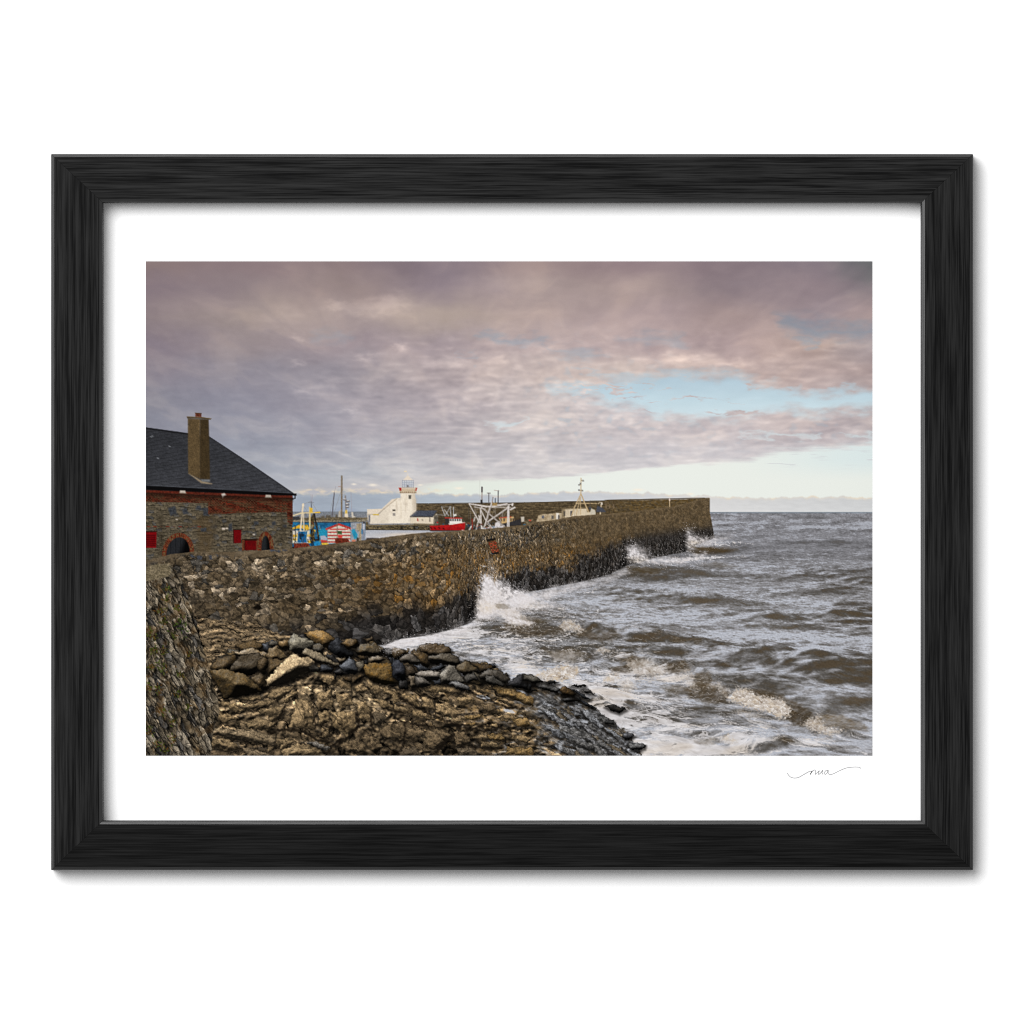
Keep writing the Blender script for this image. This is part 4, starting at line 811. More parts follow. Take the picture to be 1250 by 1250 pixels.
def bricks(bw, bh, slope, red, mort, seed):
    def f(x, y):
        yy = y-slope*(x-178)
        row = np.floor(yy/bh); xx = x/bw+.5*(row % 2); col = np.floor(xx)
        fx = xx-col; fy = yy/bh-row
        r = hsh(col, row, seed); k = mix(np.array(red)*.62, np.array(red)*1.25, r)
        patch = ss(-.2, .4, fbm(x/14, y/8, 3, seed+3))
        m = np.maximum(ss(.72, .92, fx), ss(.55, .85, fy))*(1-.45*patch)
        return mix(k, mort, m)*(1+.2*fbm(x/2, y/2, 2, seed+1))[..., None]
    return f
def paint_farpier():
    N = 'printed_far_pier'
    def st(x, y):
        k = mix((72, 60, 42), (104, 88, 62), ss(-.5, .5, fbm(x/9, y/1.6, 4, 501)))
        k = k*(1+.3*fbm(x/3, y/2, 3, 502))[..., None]
        k = mix(k, (60, 48, 34), .6*ss(626, 634, y)*(1-ss(640, 700, x)))
        return mix(k, (96, 74, 38), .6*ss(700, 760, x)*ss(-.2, .4, fbm(x/4, y/3, 3, 503)))
    poly(pts("505,615.3 560,614.6 600,614 640,613.6 700,612 735,611.5 742,610.4 800,610 835,609.4 858,608.2 866,607.6 866,650 505,650"), st, N, warp=.3)
    line(pts("505,615 640,613.6 735,611.6 742,610.4 860,608"), 1., (70, 58, 42), N)
    for yy in (619, 623, 628): line([(560, yy), (640, yy-1.2), (735, yy-2.5)], .8, (60, 50, 36), a=.5)
    # low quay under the lighthouse
    poly(pts("436,641 520,640 560,641 640,645 640,660 436,652"), rubble((82, 70, 50), (118, 102, 76), 5, 3, 510), 'printed_quay')
    poly(pts("436,643.5 505,641 530,642 530,640.5 436,640.5"), (120, 106, 80), 'printed_quay')
    poly(pts("70,820 570,822 960,815 960,875 70,872", H5), rubble((84, 72, 50), (112, 98, 70), 5, 2.4, 515), 'printed_quay')
    for s in ("555,818 585,818 585,870 560,870", "735,820 760,820 760,870 740,870"): poly(pts(s, H5), (44, 38, 28), None)
    line(pts("70,876 960,880", H5), 1.4, (48, 40, 28))
    poly(pts("430,647 560,647.5 620,650 620,662 430,668"), lambda x, y: mix(mix((176, 178, 186), (196, 194, 198), ss(648, 658, y)), (222, 202, 178), .8*blob(x, y, 496, 653, 26, 2.6))+(7*fbm(x/9, y/1.2, 3, 5))[..., None], 'printed_harbour_water')
    poly(pts("356,632 436,632 450,638 450,643 356,646"), (96, 84, 62), 'printed_quay#2', tex=.5, warp=.8)
def paint_lighthouse():
    N = 'printed_lighthouse'
    wall = lambda x, y: mix(mix((238, 225, 204), (222, 208, 188), ss(0, .6, fbm(x/6, y/8, 3, 520))), (190, 174, 152), .75*ss(501, 509, x)*ss(628, 618, y)+.25*ss(478, 470, x))
    poly(pts("135,790 135,660 250,655 500,435 555,428 560,340 750,340 765,430 775,520 775,610 690,690 690,780", H5), wall, N)
    poly(pts("92,585 295,580 440,445 505,440 330,580 240,655 92,655", H5), (226, 210, 188), N)
    line(pts("505,440 330,580 240,660", H5), .8, (176, 158, 134)); line(pts("92,656 240,656", H5), .7, (180, 162, 138))
    poly(pts("92,655 140,660 140,790 100,740", H5), (206, 192, 172), N); poly(pts("112,668 132,672 132,768 115,765", H5), (96, 100, 112), N)
    poly(pts("690,690 1015,690 1015,790 690,785", H5), (222, 206, 180), N); line(pts("690,788 1015,795", H5), .8, (150, 134, 108))
    poly(pts("685,685 780,605 1065,605 1005,690", H5), (70, 74, 86), N, tex=.15); line(pts("690,690 1005,692", H5), 1., (50, 48, 48))
    poly(pts("1005,690 1060,645 1075,690 1020,790 1015,700", H5), (196, 184, 164), N)
    poly(pts("535,300 785,300 772,358 548,358", H5), lambda x, y: mix((204, 182, 150), (160, 136, 108), (np.sin(x*2.6) > 0)*ss(598, 602, y)*1.), N)
    line(pts("532,292 788,292", H5), 1.2, (206, 186, 158), N)
    poly(pts("532,288 568,288 566,328 545,330", H5), (176, 22, 22), N); poly(pts("760,330 770,290 786,288 778,328", H5), (168, 26, 24), N)
    line(pts("548,360 772,360", H5), .8, (136, 112, 86))
    poly(pts("582,188 735,188 735,280 582,280", H5), (208, 210, 212), N)
    for q in range(6): line(pts("%g,188 %g,280" % (582+q*30.6, 582+q*30.6), H5), .55, (108, 116, 138), N, a=.8)
    for q in range(4): line(pts("582,%g 735,%g" % (188+q*30, 188+q*30), H5), .6, (112, 120, 142), N, a=.8)
    poly(pts("645,255 665,255 665,278 645,278", H5), (110, 100, 92))
    poly(pts("590,183 625,145 650,120 655,75 662,120 690,145 728,183", H5), (232, 216, 196), N); line(pts("612,62 636,62", H5), 1.4, (238, 214, 172), N)
    poly(pts("665,392 705,392 703,442 668,442", H5), (96, 90, 80)); line(pts("685,392 685,442", H5), .6, (70, 64, 56))
    poly(pts("445,590 485,590 485,612 445,612", H5), (74, 66, 58)); poly(pts("448,640 482,640 482,678 448,678", H5), (150, 142, 134))
    poly(pts("785,715 800,715 805,750 790,750", H5), (186, 60, 50)); poly(pts("850,725 868,725 868,748 852,748", H5), (140, 126, 108))
    line(pts("182,662 250,664", H5), 1.2, (224, 186, 52)); poly(pts("955,705 970,705 970,760 955,760", H5), (120, 108, 92))
    for u, v0, v1 in ((500, 470, 640), (560, 500, 700), (620, 440, 600), (720, 370, 520), (640, 380, 520)): line(pts("%g,%g %g,%g" % (u, v0, u+6, v1), H5), 1.2, (196, 178, 150), a=.35, soft=.8)
    poly(pts("740,450 775,450 775,610 700,680 740,600", H5), (196, 180, 158), soft=2.5, a=.6)
def paint_boats():
    # grey-white working gear behind the red boat
    N = 'printed_red_boat'
    poly(pts("130,440 175,430 180,540 140,560", H6), (96, 88, 76), 'printed_quay', tex=.4)
    poly(pts("480,540 560,540 600,580 600,612 470,612", H6), (58, 54, 48), 'printed_quay', tex=.5, warp=.8)
    for a, b in (("345,350", "470,520"), ("345,350", "255,470"), ("315,345", "430,470")): line(pts(a+' '+b, H6), .4, (150, 146, 140), a=.6)
    for a, b in (("215,345", "250,440"), ("310,345", "250,445"), ("245,375", "290,440"), ("310,345", "318,470"), ("345,350", "345,470")): line(pts(a+' '+b, H6), .9, (176, 176, 176), N)
    line(pts("175,430 260,440", H6), .8, (140, 136, 128)); line(pts("215,345 320,345", H6), .6, (150, 148, 142))
    poly(pts("255,470 300,470 300,540 252,545", H6), (52, 50, 48), N)
    poly(pts("300,472 430,472 440,520 300,530", H6), (232, 226, 216), N)
    for q in range(5): poly(pts("%g,478 %g,478 %g,500 %g,500" % (306+q*25, 322+q*25, 322+q*25, 306+q*25), H6), (60, 58, 58))
    line(pts("255,466 435,470", H6), 1.2, (186, 40, 34)); poly(pts("370,470 382,455 392,470", H6), (190, 36, 30), N)
    poly(pts("345,430 375,420 380,440 350,450", H6), (226, 222, 214), N)
    poly(pts("290,528 470,512 470,524 300,545", H6), (236, 228, 216), N)
    poly(pts("85,552 250,545 330,540 470,518 472,560 462,602 95,604", H6), lambda x, y: mix((184, 24, 24), (160, 16, 20), ss(640, 648, y))*(1+.1*fbm(x/3, y/2, 2, 5))[..., None], N)
    for q, (u, v) in enumerate(((95, 572), (135, 575), (185, 572), (230, 578))): line(pts("%g,%g %g,%g" % (u, v, u+12, v+8), H6), 1.2, (70, 12, 14))
    line(pts("95,606 450,608", H6), 1.2, (44, 34, 28), N); line(pts("440,602 452,604", H6), 1.4, (220, 206, 190))
    poly(pts("160,510 176,508 178,520 164,524", H6), (176, 30, 28)); poly(pts("228,530 240,530 240,540 228,540", H6), (40, 100, 140))
    # trawl gantry frames, dark hull
    N = 'printed_dark_boat'
    poly(pts("840,470 1000,450 1010,500 950,520 870,530", H6), (196, 160, 104), N)
    for u in (858, 890, 965, 990): poly(pts("%g,474 %g,470 %g,500 %g,502" % (u, u+13, u+13, u), H6), (58, 48, 44))
    line(pts("848,466 970,455", H6), 1.2, (196, 76, 52)); poly(pts("800,520 850,500 860,560 790,575", H6), (214, 206, 204), N)
    poly(pts("880,530 960,510 1080,478 1080,545 950,552 880,560", H6), (50, 48, 50), N); poly(pts("1078,455 1115,452 1118,505 1085,510", H6), (196, 186, 170), N)
    poly(pts("1120,490 1210,470 1230,540 1120,545", H6), (104, 90, 66), 'printed_quay#3', tex=.6, warp=.8); poly(pts("1165,488 1190,486 1190,500 1168,502", H6), (190, 70, 50)); poly(pts("1105,536 1130,534 1130,545 1106,546", H6), (40, 110, 160))
    N = 'printed_trawl_gantry'
    poly(pts("660,575 780,560 900,545 905,572 740,590 650,600", H6), (186, 180, 180), N, tex=.3, warp=.8)
    poly(pts("570,545 660,550 660,600 560,605", H6), (52, 48, 46), N, warp=.8)
    S = [("515,312 630,520", 1.6), ("640,375 690,480 770,575", 1.5), ("640,360 648,590", 1.8), ("620,440 660,590", 1.6), ("650,350 905,570", 2.0), ("765,290 690,545", 2.4), ("740,345 690,540", 1.2), ("930,362 700,520", 2.0), ("940,340 935,570", 2.4), ("948,320 950,570", 1.6), ("570,345 690,370", 1.2), ("520,312 700,345 930,310", 1.8), ("580,320 760,345 985,315", 1.4), ("730,350 970,352", 1.3), ("965,375 1012,352", 2.4), ("990,312 985,330", 2.6), ("630,450 590,600", 1.8), ("548,540 512,605", 1.8), ("580,460 565,500", 1.4), ("660,590 690,540", 1.4), ("700,520 760,580", 1.3)]
    for s, w in S: line(pts(s, H6), w*.78, (214, 205, 198), N)
    r = np.random.default_rng(8)
    for q in range(16):
        u = r.uniform(530, 960); line([(515+u/8.929, 580+r.uniform(310, 400)/8.929), (515+(u+r.normal()*60)/8.929, 580+r.uniform(500, 590)/8.929)], .45, (190, 182, 174), a=.6)
    for q in range(60):
        u, v = r.uniform(480, 800), r.uniform(520, 600); line([(515+u/8.929, 580+v/8.929), (515+(u+r.uniform(4, 14))/8.929, 580+(v+r.normal()*4)/8.929)], r.uniform(.5, 1.3), [(60, 54, 48), (120, 108, 94), (200, 190, 180), (150, 60, 44), (40, 70, 100)][int(r.integers(5))], a=.7)
    for s, w in S[4:8]: line(pts(s, H6)+np.array([.7, .5]), .6, (120, 108, 100))
    poly(pts("765,300 820,296 820,330 770,335", H6), (160, 130, 80), N)
    line(pts("548,480 550,590", H6), 1.4, (146, 48, 34)); line(pts("878,380 880,450", H6), .7, (150, 140, 130)); line(pts("800,350 800,460", H6), .6, (150, 140, 130)); line(pts("510,345 512,480", H6), .8, (84, 76, 64))
    # masts on the far pier
    N = 'printed_mast#2'
    line(pts("656,130 654,300", H6), 1.3, (150, 132, 122), N); line(pts("655,132 655,180", H6), 1.7, (62, 56, 60), N); poly(pts("640,270 660,265 662,312 640,314", H6), (44, 40, 38), N); line(pts("630,60 631,300", H6), .5, (170, 166, 160), a=.6)
    N = 'printed_mast#3'
    line(pts("728,195 728,305", H6), 1.1, (104, 104, 108), N); line(pts("715,196 745,196", H6), 1., (120, 110, 106), N)
    N = 'printed_mast#4'
    line(pts("833,170 831,310", H6), 1.3, (88, 86, 90), N); line(pts("790,166 838,172", H6), .7, (170, 150, 140)); line(pts("775,240 768,300", H6), .9, (130, 110, 100), N); line(pts("802,255 800,300", H6), 1.2, (84, 90, 96), N)
    # pale sheds and their tripod mast
    N = 'printed_wheelhouse'
    sh = lambda x, y: mix((192, 172, 140), (170, 148, 114), ss(-.3, .4, fbm(x/5, y/6, 3, 530)))
    poly(pts("150,650 180,560 270,545 275,650 150,680", H7), sh, N); poly(pts("270,548 405,533 475,535 475,635 270,668", H7), sh, N)
    poly(pts("405,535 440,535 435,625 405,625", H7), (228, 220, 206), N); poly(pts("430,560 448,560 448,612 428,614", H7), (88, 84, 84))
    poly(pts("222,570 250,568 250,600 224,602", H7), (92, 96, 108)); poly(pts("345,567 375,566 375,608 345,610", H7), (96, 90, 84))
    poly(pts("480,490 520,480 790,470 800,520 905,520 905,552 520,610 480,630", H7), (214, 196, 166), N); poly(pts("480,490 522,480 518,618 480,632", H7), (140, 122, 92), N); line(pts("482,484 800,474", H7), .8, (126, 106, 76))
    poly(pts("585,508 615,506 610,565 585,570", H7), (84, 82, 84)); poly(pts("500,512 520,510 518,570 500,570", H7), (90, 82, 72)); poly(pts("520,608 600,575 650,560 520,605", H7), (236, 222, 204))
    for u in (540, 560, 640, 665, 690): line(pts("%g,490 %g,585" % (u, u+2), H7), .5, (184, 164, 132))
    N = 'printed_tripod_mast'
    for s, w in (("722,92 720,300", 1.2), ("720,290 635,470 600,575", 1.3), ("722,295 815,520", 1.5), ("712,330 660,560", 1.), ("715,340 715,550", 1.), ("660,412 920,412", .9)): line(pts(s, H7), w, (196, 168, 124), N)
    for u, v in ((748, 122), (697, 175), (715, 160), (696, 242), (738, 248)): poly(pts("%g,%g %g,%g %g,%g %g,%g" % (u-9, v-8, u+9, v-8, u+9, v+9, u-9, v+9), H7), (92, 94, 100), N)
    for s in ("722,120 748,125", "697,178 722,172", "696,246 738,246"): line(pts(s, H7), .8, (150, 132, 104))
    line(pts("982,405 965,550", H7), 1.5, (214, 192, 156), N); poly(pts("972,400 995,400 997,425 975,428", H7), (224, 214, 200)); line(pts("940,415 965,395", H7), 1., (200, 180, 150))
    poly(pts("910,520 930,440 1000,470 1045,525", H7), (70, 72, 82), 'printed_wheelhouse'); poly(pts("840,520 850,470 905,500 900,550 830,548", H7), (200, 190, 170), 'printed_wheelhouse', warp=.5); line(pts("838,380 838,470", H7), .7, (90, 80, 70)); poly(pts("820,460 855,460 850,490 825,490", H7), (70, 70, 76))
    for u in (1040, 1085, 1135): line(pts("%g,%g %g,530" % (u, 385+(u % 7)*3, u), H7), .9, (70, 56, 40)); line(pts("%g,430 %g,468" % (u, u), H7), 2., (120, 100, 74))
    line(pts("600,128 602,212", H8), 1.1, (190, 166, 130), 'printed_mast#5'); line(pts("601,126 601,140", H8), 1.5, (222, 200, 190), 'printed_mast#5')
def paint_cabin():
    N = 'printed_mural_cabin'
    poly(pts("75,750 1045,755 1090,760 1085,1040 900,1075 480,1095 75,1110", H4), lambda x, y: mix((24, 84, 126), (32, 104, 146), ss(-.3, .4, fbm(x/7, y/5, 3, 540))), N)
    poly(pts("70,740 860,742 1120,705 1125,735 1085,765 860,764 70,766", H4), (134, 124, 104), N, tex=.3); line(pts("75,768 1040,768", H4), 1., (54, 52, 52))
    poly(pts("430,880 560,840 560,960 460,980 440,1000", H4), (28, 140, 176), N, warp=.5)
    poly(pts("460,960 520,945 560,980 560,1020 480,1020", H4), (164, 168, 184), N, warp=.5); poly(pts("470,1010 565,1020 565,1050 480,1055", H4), (198, 62, 48), N)
    poly(pts("480,1055 582,1050 580,1090 490,1092", H4), (216, 176, 52), N)
    poly(pts("565,860 720,800 885,860 885,1060 565,1062", H4), (208, 199, 182), N, tex=.15)
    for q in range(5): poly(pts("568,%g 884,%g 884,%g 568,%g" % (897+q*45-45*0, 899+q*45, 914+q*45, 914+q*45), H4), (178, 44, 40), N, tex=.2)
    poly(pts("600,858 850,856 850,872 600,873", H4), (204, 44, 40), N)
    poly(pts("535,855 725,780 905,845 900,870 725,812 545,878", H4), (186, 54, 46), N, tex=.2)
    for q in range(10): line(pts("%g,%g %g,%g" % (560+q*35, 850-(q if q < 5 else 9-q)*14, 566+q*35, 870-(q if q < 5 else 9-q)*14), H4), .6, (150, 40, 36))
    line(pts("700,775 700,1000", H4), .9, (128, 116, 92)); poly(pts("705,890 765,890 765,935 705,935", H4), (60, 84, 44), N, warp=.7); poly(pts("700,945 770,950 770,985 720,985", H4), (212, 56, 50), N)
    poly(pts("665,1000 690,985 840,990 865,1020 860,1075 690,1085", H4), (104, 38, 24), N, tex=.5, warp=.6)
    poly(pts("888,770 1045,768 1045,1060 888,1068", H4), (150, 152, 158), N, tex=.15); poly(pts("970,790 1040,780 1035,1050 1005,1055 1005,900 965,860", H4), (160, 144, 116), N, tex=.2)
    poly(pts("905,870 945,865 980,930 985,1000 940,1000 905,930", H4), (36, 142, 178), N, warp=.8); poly(pts("900,1010 960,1010 950,1045 905,1048", H4), (200, 120, 90), N, warp=.4); poly(pts("970,980 1000,980 1005,1055 965,1055", H4), (72, 58, 40), N, warp=.6)
    poly(pts("1045,760 1092,755 1085,1045 1040,1062", H4), (132, 138, 152), N, tex=.15); poly(pts("1036,860 1052,870 1052,925 1036,930", H4), (30, 110, 160)); line(pts("1070,790 1068,860", H4), 1.6, (196, 198, 206)); poly(pts("1060,760 1085,760 1085,785 1058,785", H4), (50, 46, 44))
    # yellow and blue fishing gear in front
    poly(pts("75,880 320,880 320,1060 75,1060", H4), (206, 198, 180), N, tex=.2); poly(pts("70,850 160,805 290,800 320,870 250,880 200,850 75,868", H4), (222, 172, 36), N, warp=.5)
    for s in ("85,940 150,935 150,975 90,975", "88,990 140,990 138,1020 90,1020", "290,940 330,935 330,965 290,968", "300,1020 340,1020 340,1055 300,1055", "370,870 400,870 400,900 372,905"): poly(pts(s, H4), (222, 174, 40))
    poly(pts("75,768 170,768 120,820 75,840", H4), (26, 112, 160), N)
    poly(pts("160,900 285,890 275,1000 280,1050 150,1050", H4), (20, 96, 152), N); poly(pts("180,930 250,930 240,965 200,975 210,1010 175,1000", H4), (24, 44, 64), None, warp=.6)
    poly(pts("330,1070 470,1010 470,1085 380,1110 325,1110", H4), (30, 130, 184), N, warp=.5); poly(pts("330,1065 380,1040 380,1105 330,1108", H4), (18, 60, 92), None, warp=.7)
    N = 'printed_fishing_gear'
    poly(pts("335,700 380,640 380,880 390,1000 350,1060 330,1050", H4), (76, 62, 36), N, tex=.6, warp=.8); line(pts("380,650 440,960 440,1010 350,1015", H4), 2., (38, 32, 26), N); line(pts("345,860 350,1050", H4), 2., (34, 30, 28), N)
    r = np.random.default_rng(5)
    for q in range(110):
        u, v = r.uniform(75, 470), r.uniform(800, 1100); line([(350+u/11.364, 570+v/11.364), (350+(u+r.normal()*16)/11.364, 570+(v+r.normal()*22)/11.364)], r.uniform(.4, 1.2), [(24, 38, 52), (20, 90, 146), (212, 168, 48), (216, 206, 190), (70, 60, 40), (110, 46, 30), (36, 34, 30)][int(r.integers(7))], a=.6)
    for a, b in (("228,520", "90,850"), ("228,520", "330,700"), ("345,565", "450,990"), ("345,565", "250,880"), ("340,480", "440,640"), ("764,300", "640,690"), ("764,200", "850,690"), ("660,365", "590,680"), ("338,470", "228,520")): line(pts(a+' '+b, H4), .42, (120, 108, 92), a=.55)
    line(pts("120,820 120,1040", H4), .9, (40, 44, 50), N)
    line(pts("228,515 215,640 190,880", H4), 2.0, (220, 202, 172), N); line(pts("232,640 238,885", H4), 1.5, (212, 196, 168), N); line(pts("75,680 200,640 450,630", H4), 1.5, (220, 200, 156), N); line(pts("318,560 320,850", H4), 1.8, (222, 196, 136), N); poly(pts("318,562 360,570 358,635 320,635", H4), (222, 178, 52), N); line(pts("400,632 458,628", H4), 1.6, (226, 178, 50), N); poly(pts("212,515 240,512 244,545 215,545", H4), (232, 214, 184), N)
    poly(pts("100,1060 300,1055 320,1110 100,1135", H4), (112, 44, 30), N, tex=.5, warp=.8)
    line(pts("340,480 342,560", H4), 1.4, (108, 112, 122), N); line(pts("305,495 372,495", H4), .9, (120, 122, 130), N); line(pts("335,380 338,480", H4), .5, (160, 150, 158)); line(pts("358,385 352,480", H4), .5, (160, 150, 158))
    poly(pts("85,690 180,690 180,730 85,735", H4), (58, 58, 60), 'printed_quay#2', warp=.6)
    # masts and trawler gear beyond the roof
    N = 'printed_mast'
    line(pts("764,128 760,750", H4), 1.9, (112, 96, 76), N); line(pts("761,130 757,740", H4), .6, (140, 122, 98))
    N = 'printed_mast#6'
    line(pts("660,360 630,680", H4), 1.3, (92, 88, 94), N); line(pts("678,270 662,360", H4), .5, (150, 148, 152)); line(pts("718,272 748,272", H4), .8, (170, 140, 130))
    poly(pts("810,600 840,598 855,708 798,712", H4), (224, 208, 182), 'printed_trawler'); poly(pts("812,598 838,598 838,645 812,645", H4), (222, 184, 70), 'printed_trawler')
    line(pts("815,400 822,600", H4), 1.2, (124, 112, 104), 'printed_trawler')
    for u, v, w in ((850, 478, 2.6), (838, 520, 3.2), (806, 455, 2.0), (838, 560, 2.2)): line([(350+(u-12)/11.364, 570+v/11.364), (350+(u+14)/11.364, 570+v/11.364)], w, (112, 110, 114), 'printed_trawler'); line([(350+(u-10)/11.364, 569+v/11.364), (350+(u+10)/11.364, 569+v/11.364)], .9, (220, 208, 196))
    line(pts("892,350 905,640", H4), .5, (160, 150, 156)); poly(pts("895,630 920,625 930,710 905,712", H4), (206, 194, 176), 'printed_trawler'); poly(pts("720,620 745,600 748,712 715,712", H4), (180, 168, 150), 'printed_trawler'); poly(pts("925,680 955,690 940,712 925,710", H4), (210, 200, 184), 'printed_trawler')
    for u, w in ((595, 30), (690, 22), (500, 40), (560, 30)): poly(pts("%g,%g %g,%g %g,712 %g,712" % (u-w/2, 640+w, u+w/2, 635+w, u+w/2+8, u-w/2-8), H4), (92, 84, 72), 'printed_quay#2', warp=.6)
    poly(pts("440,715 700,695 1120,705 1100,730 860,742 440,742", H4), (104, 90, 66), 'printed_quay#2', tex=.4, warp=.6)
    poly(pts("1100,1000 1180,985 1240,990 1220,1045 1100,1055", H4), (64, 54, 48), 'printed_quay_hut', tex=.4, warp=.6); poly(pts("1105,1030 1150,1030 1150,1055 1105,1055", H4), (196, 194, 196)); poly(pts("1156,1030 1172,1030 1172,1048 1156,1048", H4), (40, 130, 170)); line(pts("1110,990 1275,990", H4), .9, (60, 50, 46))
def paint_house():
    N = 'printed_store_house'
    # stone walls
    poly(pts("170,600 357,606 357,674 170,700"), rubble((60, 53, 40), (92, 82, 65), 5.2, 3.6, 560, .66), N)
    sl = box(178, 606, 358, 700); x = XX[sl]; y = YY[sl]
    st = ss(.3, .65, ridged(x/26, y/2.2, 3, 565))*.35; put(sl, st*(LAB[sl] == kind(N)), np.array([134, 120, 96.]))
    poly(pts("235,635 242,650 240,680 256,680 262,650 258,628 250,628"), (82, 64, 40), soft=4, warp=2, a=.5)
    for s in ("205,620 214,618 216,627 208,630", "222,622 228,620 230,627 224,628", "240,617 245,617 246,622 240,622", "248,620 255,620 255,630 248,629", "279,640 283,638 284,648 279,648", "332,637 336,636 337,641 332,641", "310,637 315,636 316,640 311,641", "345,641 350,640 350,644 345,644", "245,645 252,644 252,649 245,649"): poly(pts(s), (56, 58, 62), tex=.3, warp=.6, soft=.9)
    for (u, v, w) in ((272, 645.5, 2.6), (276, 645, 1.6), (309, 652.5, 1.4), (215, 634, 1.2), (296, 644, .9)): line([(u, v), (u+1.6, v)], w, (196, 182, 166))
    # brick bands
    br = bricks(3.4, 1.62, .022, (82, 30, 18), (80, 64, 43), 570)
    poly(pts("170,601 255,605 255,614 170,612.5"), br, N); poly(pts("254,603 357,607 357,640 351,637 350,625 300,626 254,628"), br, N); poly(pts("352,624 357,624 357,640 354,640"), br, N)
    for q in range(9): line([(180+q*7.7, 642.7+.02*q), (183+q*7.7, 642.8)], 1.3, (122, 40, 24), a=.8 if q in (0, 1, 3, 5, 8) else .2)
    # eaves: red pipe board, black gutter
    poly(pts("170,597.4 262,601 357,604.6 357,608 262,604.6 170,601.4"), (92, 34, 22), N, tex=.35)
    line(pts("178,602 262,605.3 357,608.6"), 1., (34, 18, 12), a=.8)
    poly(pts("170,520.6 229,528.6 255.5,533 280,549 302,563.5 330,582.5 358,601.6 358,604 170,594.5"), lambda x, y: roof(x, y), N)
    line(pts("178,522.6 229,529.8"), 1.8, (24, 24, 26), N); line(pts("255,533 302,564 357,602"), 1., (36, 36, 40), N)
    poly(pts("170,592.4 262,597.2 330,600.6 362,602.6 362,605 330,604.6 262,601.6 170,597.8"), (13, 12, 13), N)
    line(pts("360.5,604 360,608 357,609.6"), 1.4, (16, 15, 16), N); line(pts("178,592 356,601.6"), .7, (96, 100, 108), a=.6)
    for cx, cy in ((223, 600.6), (327.5, 606)):
        poly([(cx-3, cy-2), (cx+3, cy-1.8), (cx+4, cy+1.6), (cx-4, cy+1.4)], (196, 184, 168), N); line([(cx-4.4, cy+1.4), (cx+4.4, cy+1.8)], .8, (90, 78, 60))
    poly(pts("270,603 274,602 276,604 272.5,606 272,608"), (206, 200, 190), N, soft=.8)
    poly(pts("178,602 357,608.5 357,612 178,606"), (24, 14, 10), soft=2.5, a=.55)
    for u, v, h in ((196, 630, 50), (262, 628, 34), (300, 628, 22), (345, 630, 30), (231, 632, 16)): poly([(u-3, v), (u+3, v), (u+1.5, v+h), (u-1.5, v+h)], (50, 42, 30), soft=3, warp=1.5, a=.4)
    # red shutters
    RD = (100, 8, 10)
    poly(pts("28,738 190,738 182,985 28,985", R2), (124, 8, 12), N)
    for q in range(6): line(pts("30,%g 165,%g" % (792+q*30, 793+q*30), R2), 1., (58, 4, 8))
    poly(pts("237,710 355,705 352,910 245,915", R3), (108, 8, 12), N); 
    poly(pts("370,860 610,845 600,1010 370,1030", R3), (98, 52, 30), N, tex=.4); poly(pts("412,870 582,870 582,1018 408,1022", R3), RD, N, tex=.06); line(pts("380,858 610,850", R3), 1., (30, 22, 14))
    for (u0, v0, u1, v1) in ((178, 649, 191.5, 669), (285, 646.6, 294.4, 663), (299, 659.4, 312.8, 671.4)):
        line([(u0, v0), (u1, v0)], 1.2, (22, 10, 8), a=.8); line([(u0, v0), (u0, v1)], 1., (40, 8, 8), a=.7); line([(u0-.5, v1+.8), (u1+.8, v1+.8)], 1.2, (104, 92, 74), a=.7)
        sl = box(u0, v0, u1, v1); put(sl, .5*ss(.1, .6, fbm(XX[sl]/3, YY[sl]/5, 3, 585)), np.array([66, 12, 12.]))
    # arches
    def arch(cx, by, rx, ry, t, lean, inner):
        a = np.linspace(np.pi, 0, 28); o = [(cx+(rx+t)*np.cos(k), by-(ry+t)*np.sin(k)+lean*np.cos(k)) for k in a]; i = [(cx+rx*np.cos(k), by-ry*np.sin(k)+lean*np.cos(k)) for k in a]
        def bc(x, y):
            an = np.arctan2(by-y, (x-cx))*rx/1.7; rr = np.hypot(x-cx, (by-y)*rx/ry)
            q = hsh(np.floor(an), np.floor(rr/2.2), 580); f = an-np.floor(an)
            return mix(mix((82, 31, 18), (124, 52, 30), q), (100, 78, 48), np.maximum(ss(.68, .95, f), (q > .84)*.8))
        poly(o+[(cx+rx+t, by+6), (cx-rx-t, by+6)], bc, N, tex=.2)
        poly(i+[(cx+rx, by+7), (cx-rx, by+7)], inner, N)
    arch(217.3, 675, 14.2, 19, 5.4, -2.0, lambda x, y: mix((36, 37, 40), (7, 7, 8), ss(219, 229, x+.35*(y-664)))*(1-.3*(np.abs(np.sin(x*.52)) > .985))[..., None])
    arch(324.2, 669, 5.0, 15, 5., 0, lambda x, y: mix((34, 36, 38), (10, 10, 10), ss(323, 328, x)))
    # chimney
    def ch(c):
        return lambda x, y: np.array(c)*(1+.14*fbm(x/5, y/9, 3, 590)+.18*fbm(x/1.3, y/1.5, 2, 591))[..., None]
    C = 'printed_store_house'
    poly(pts("672,975 690,970 870,1085 1040,1128 1030,1140 870,1125", R1), (146, 128, 102), C); poly(pts("660,1000 850,1120 1000,1200 700,1100", R1), (40, 40, 44), soft=2.5, a=.5)
    poly(pts("860,1062 1005,1065 1005,1100 890,1100", R1), (108, 110, 112), C)
    poly(pts("665,135 852,145 856,1058 672,975", R1), ch((90, 72, 46)), C); poly(pts("850,145 985,150 1005,1062 855,1058", R1), ch((62, 49, 30)), C)
    poly(pts("650,110 880,118 1025,138 1012,155 870,140 655,132", R1), (60, 48, 30), C); line(pts("655,110 880,118 1022,138", R1), .7, (112, 92, 60))
    poly(pts("780,50 872,58 872,114 780,108", R1), (100, 48, 30), C, tex=.5); line(pts("780,52 872,60", R1), 1., (70, 52, 36))
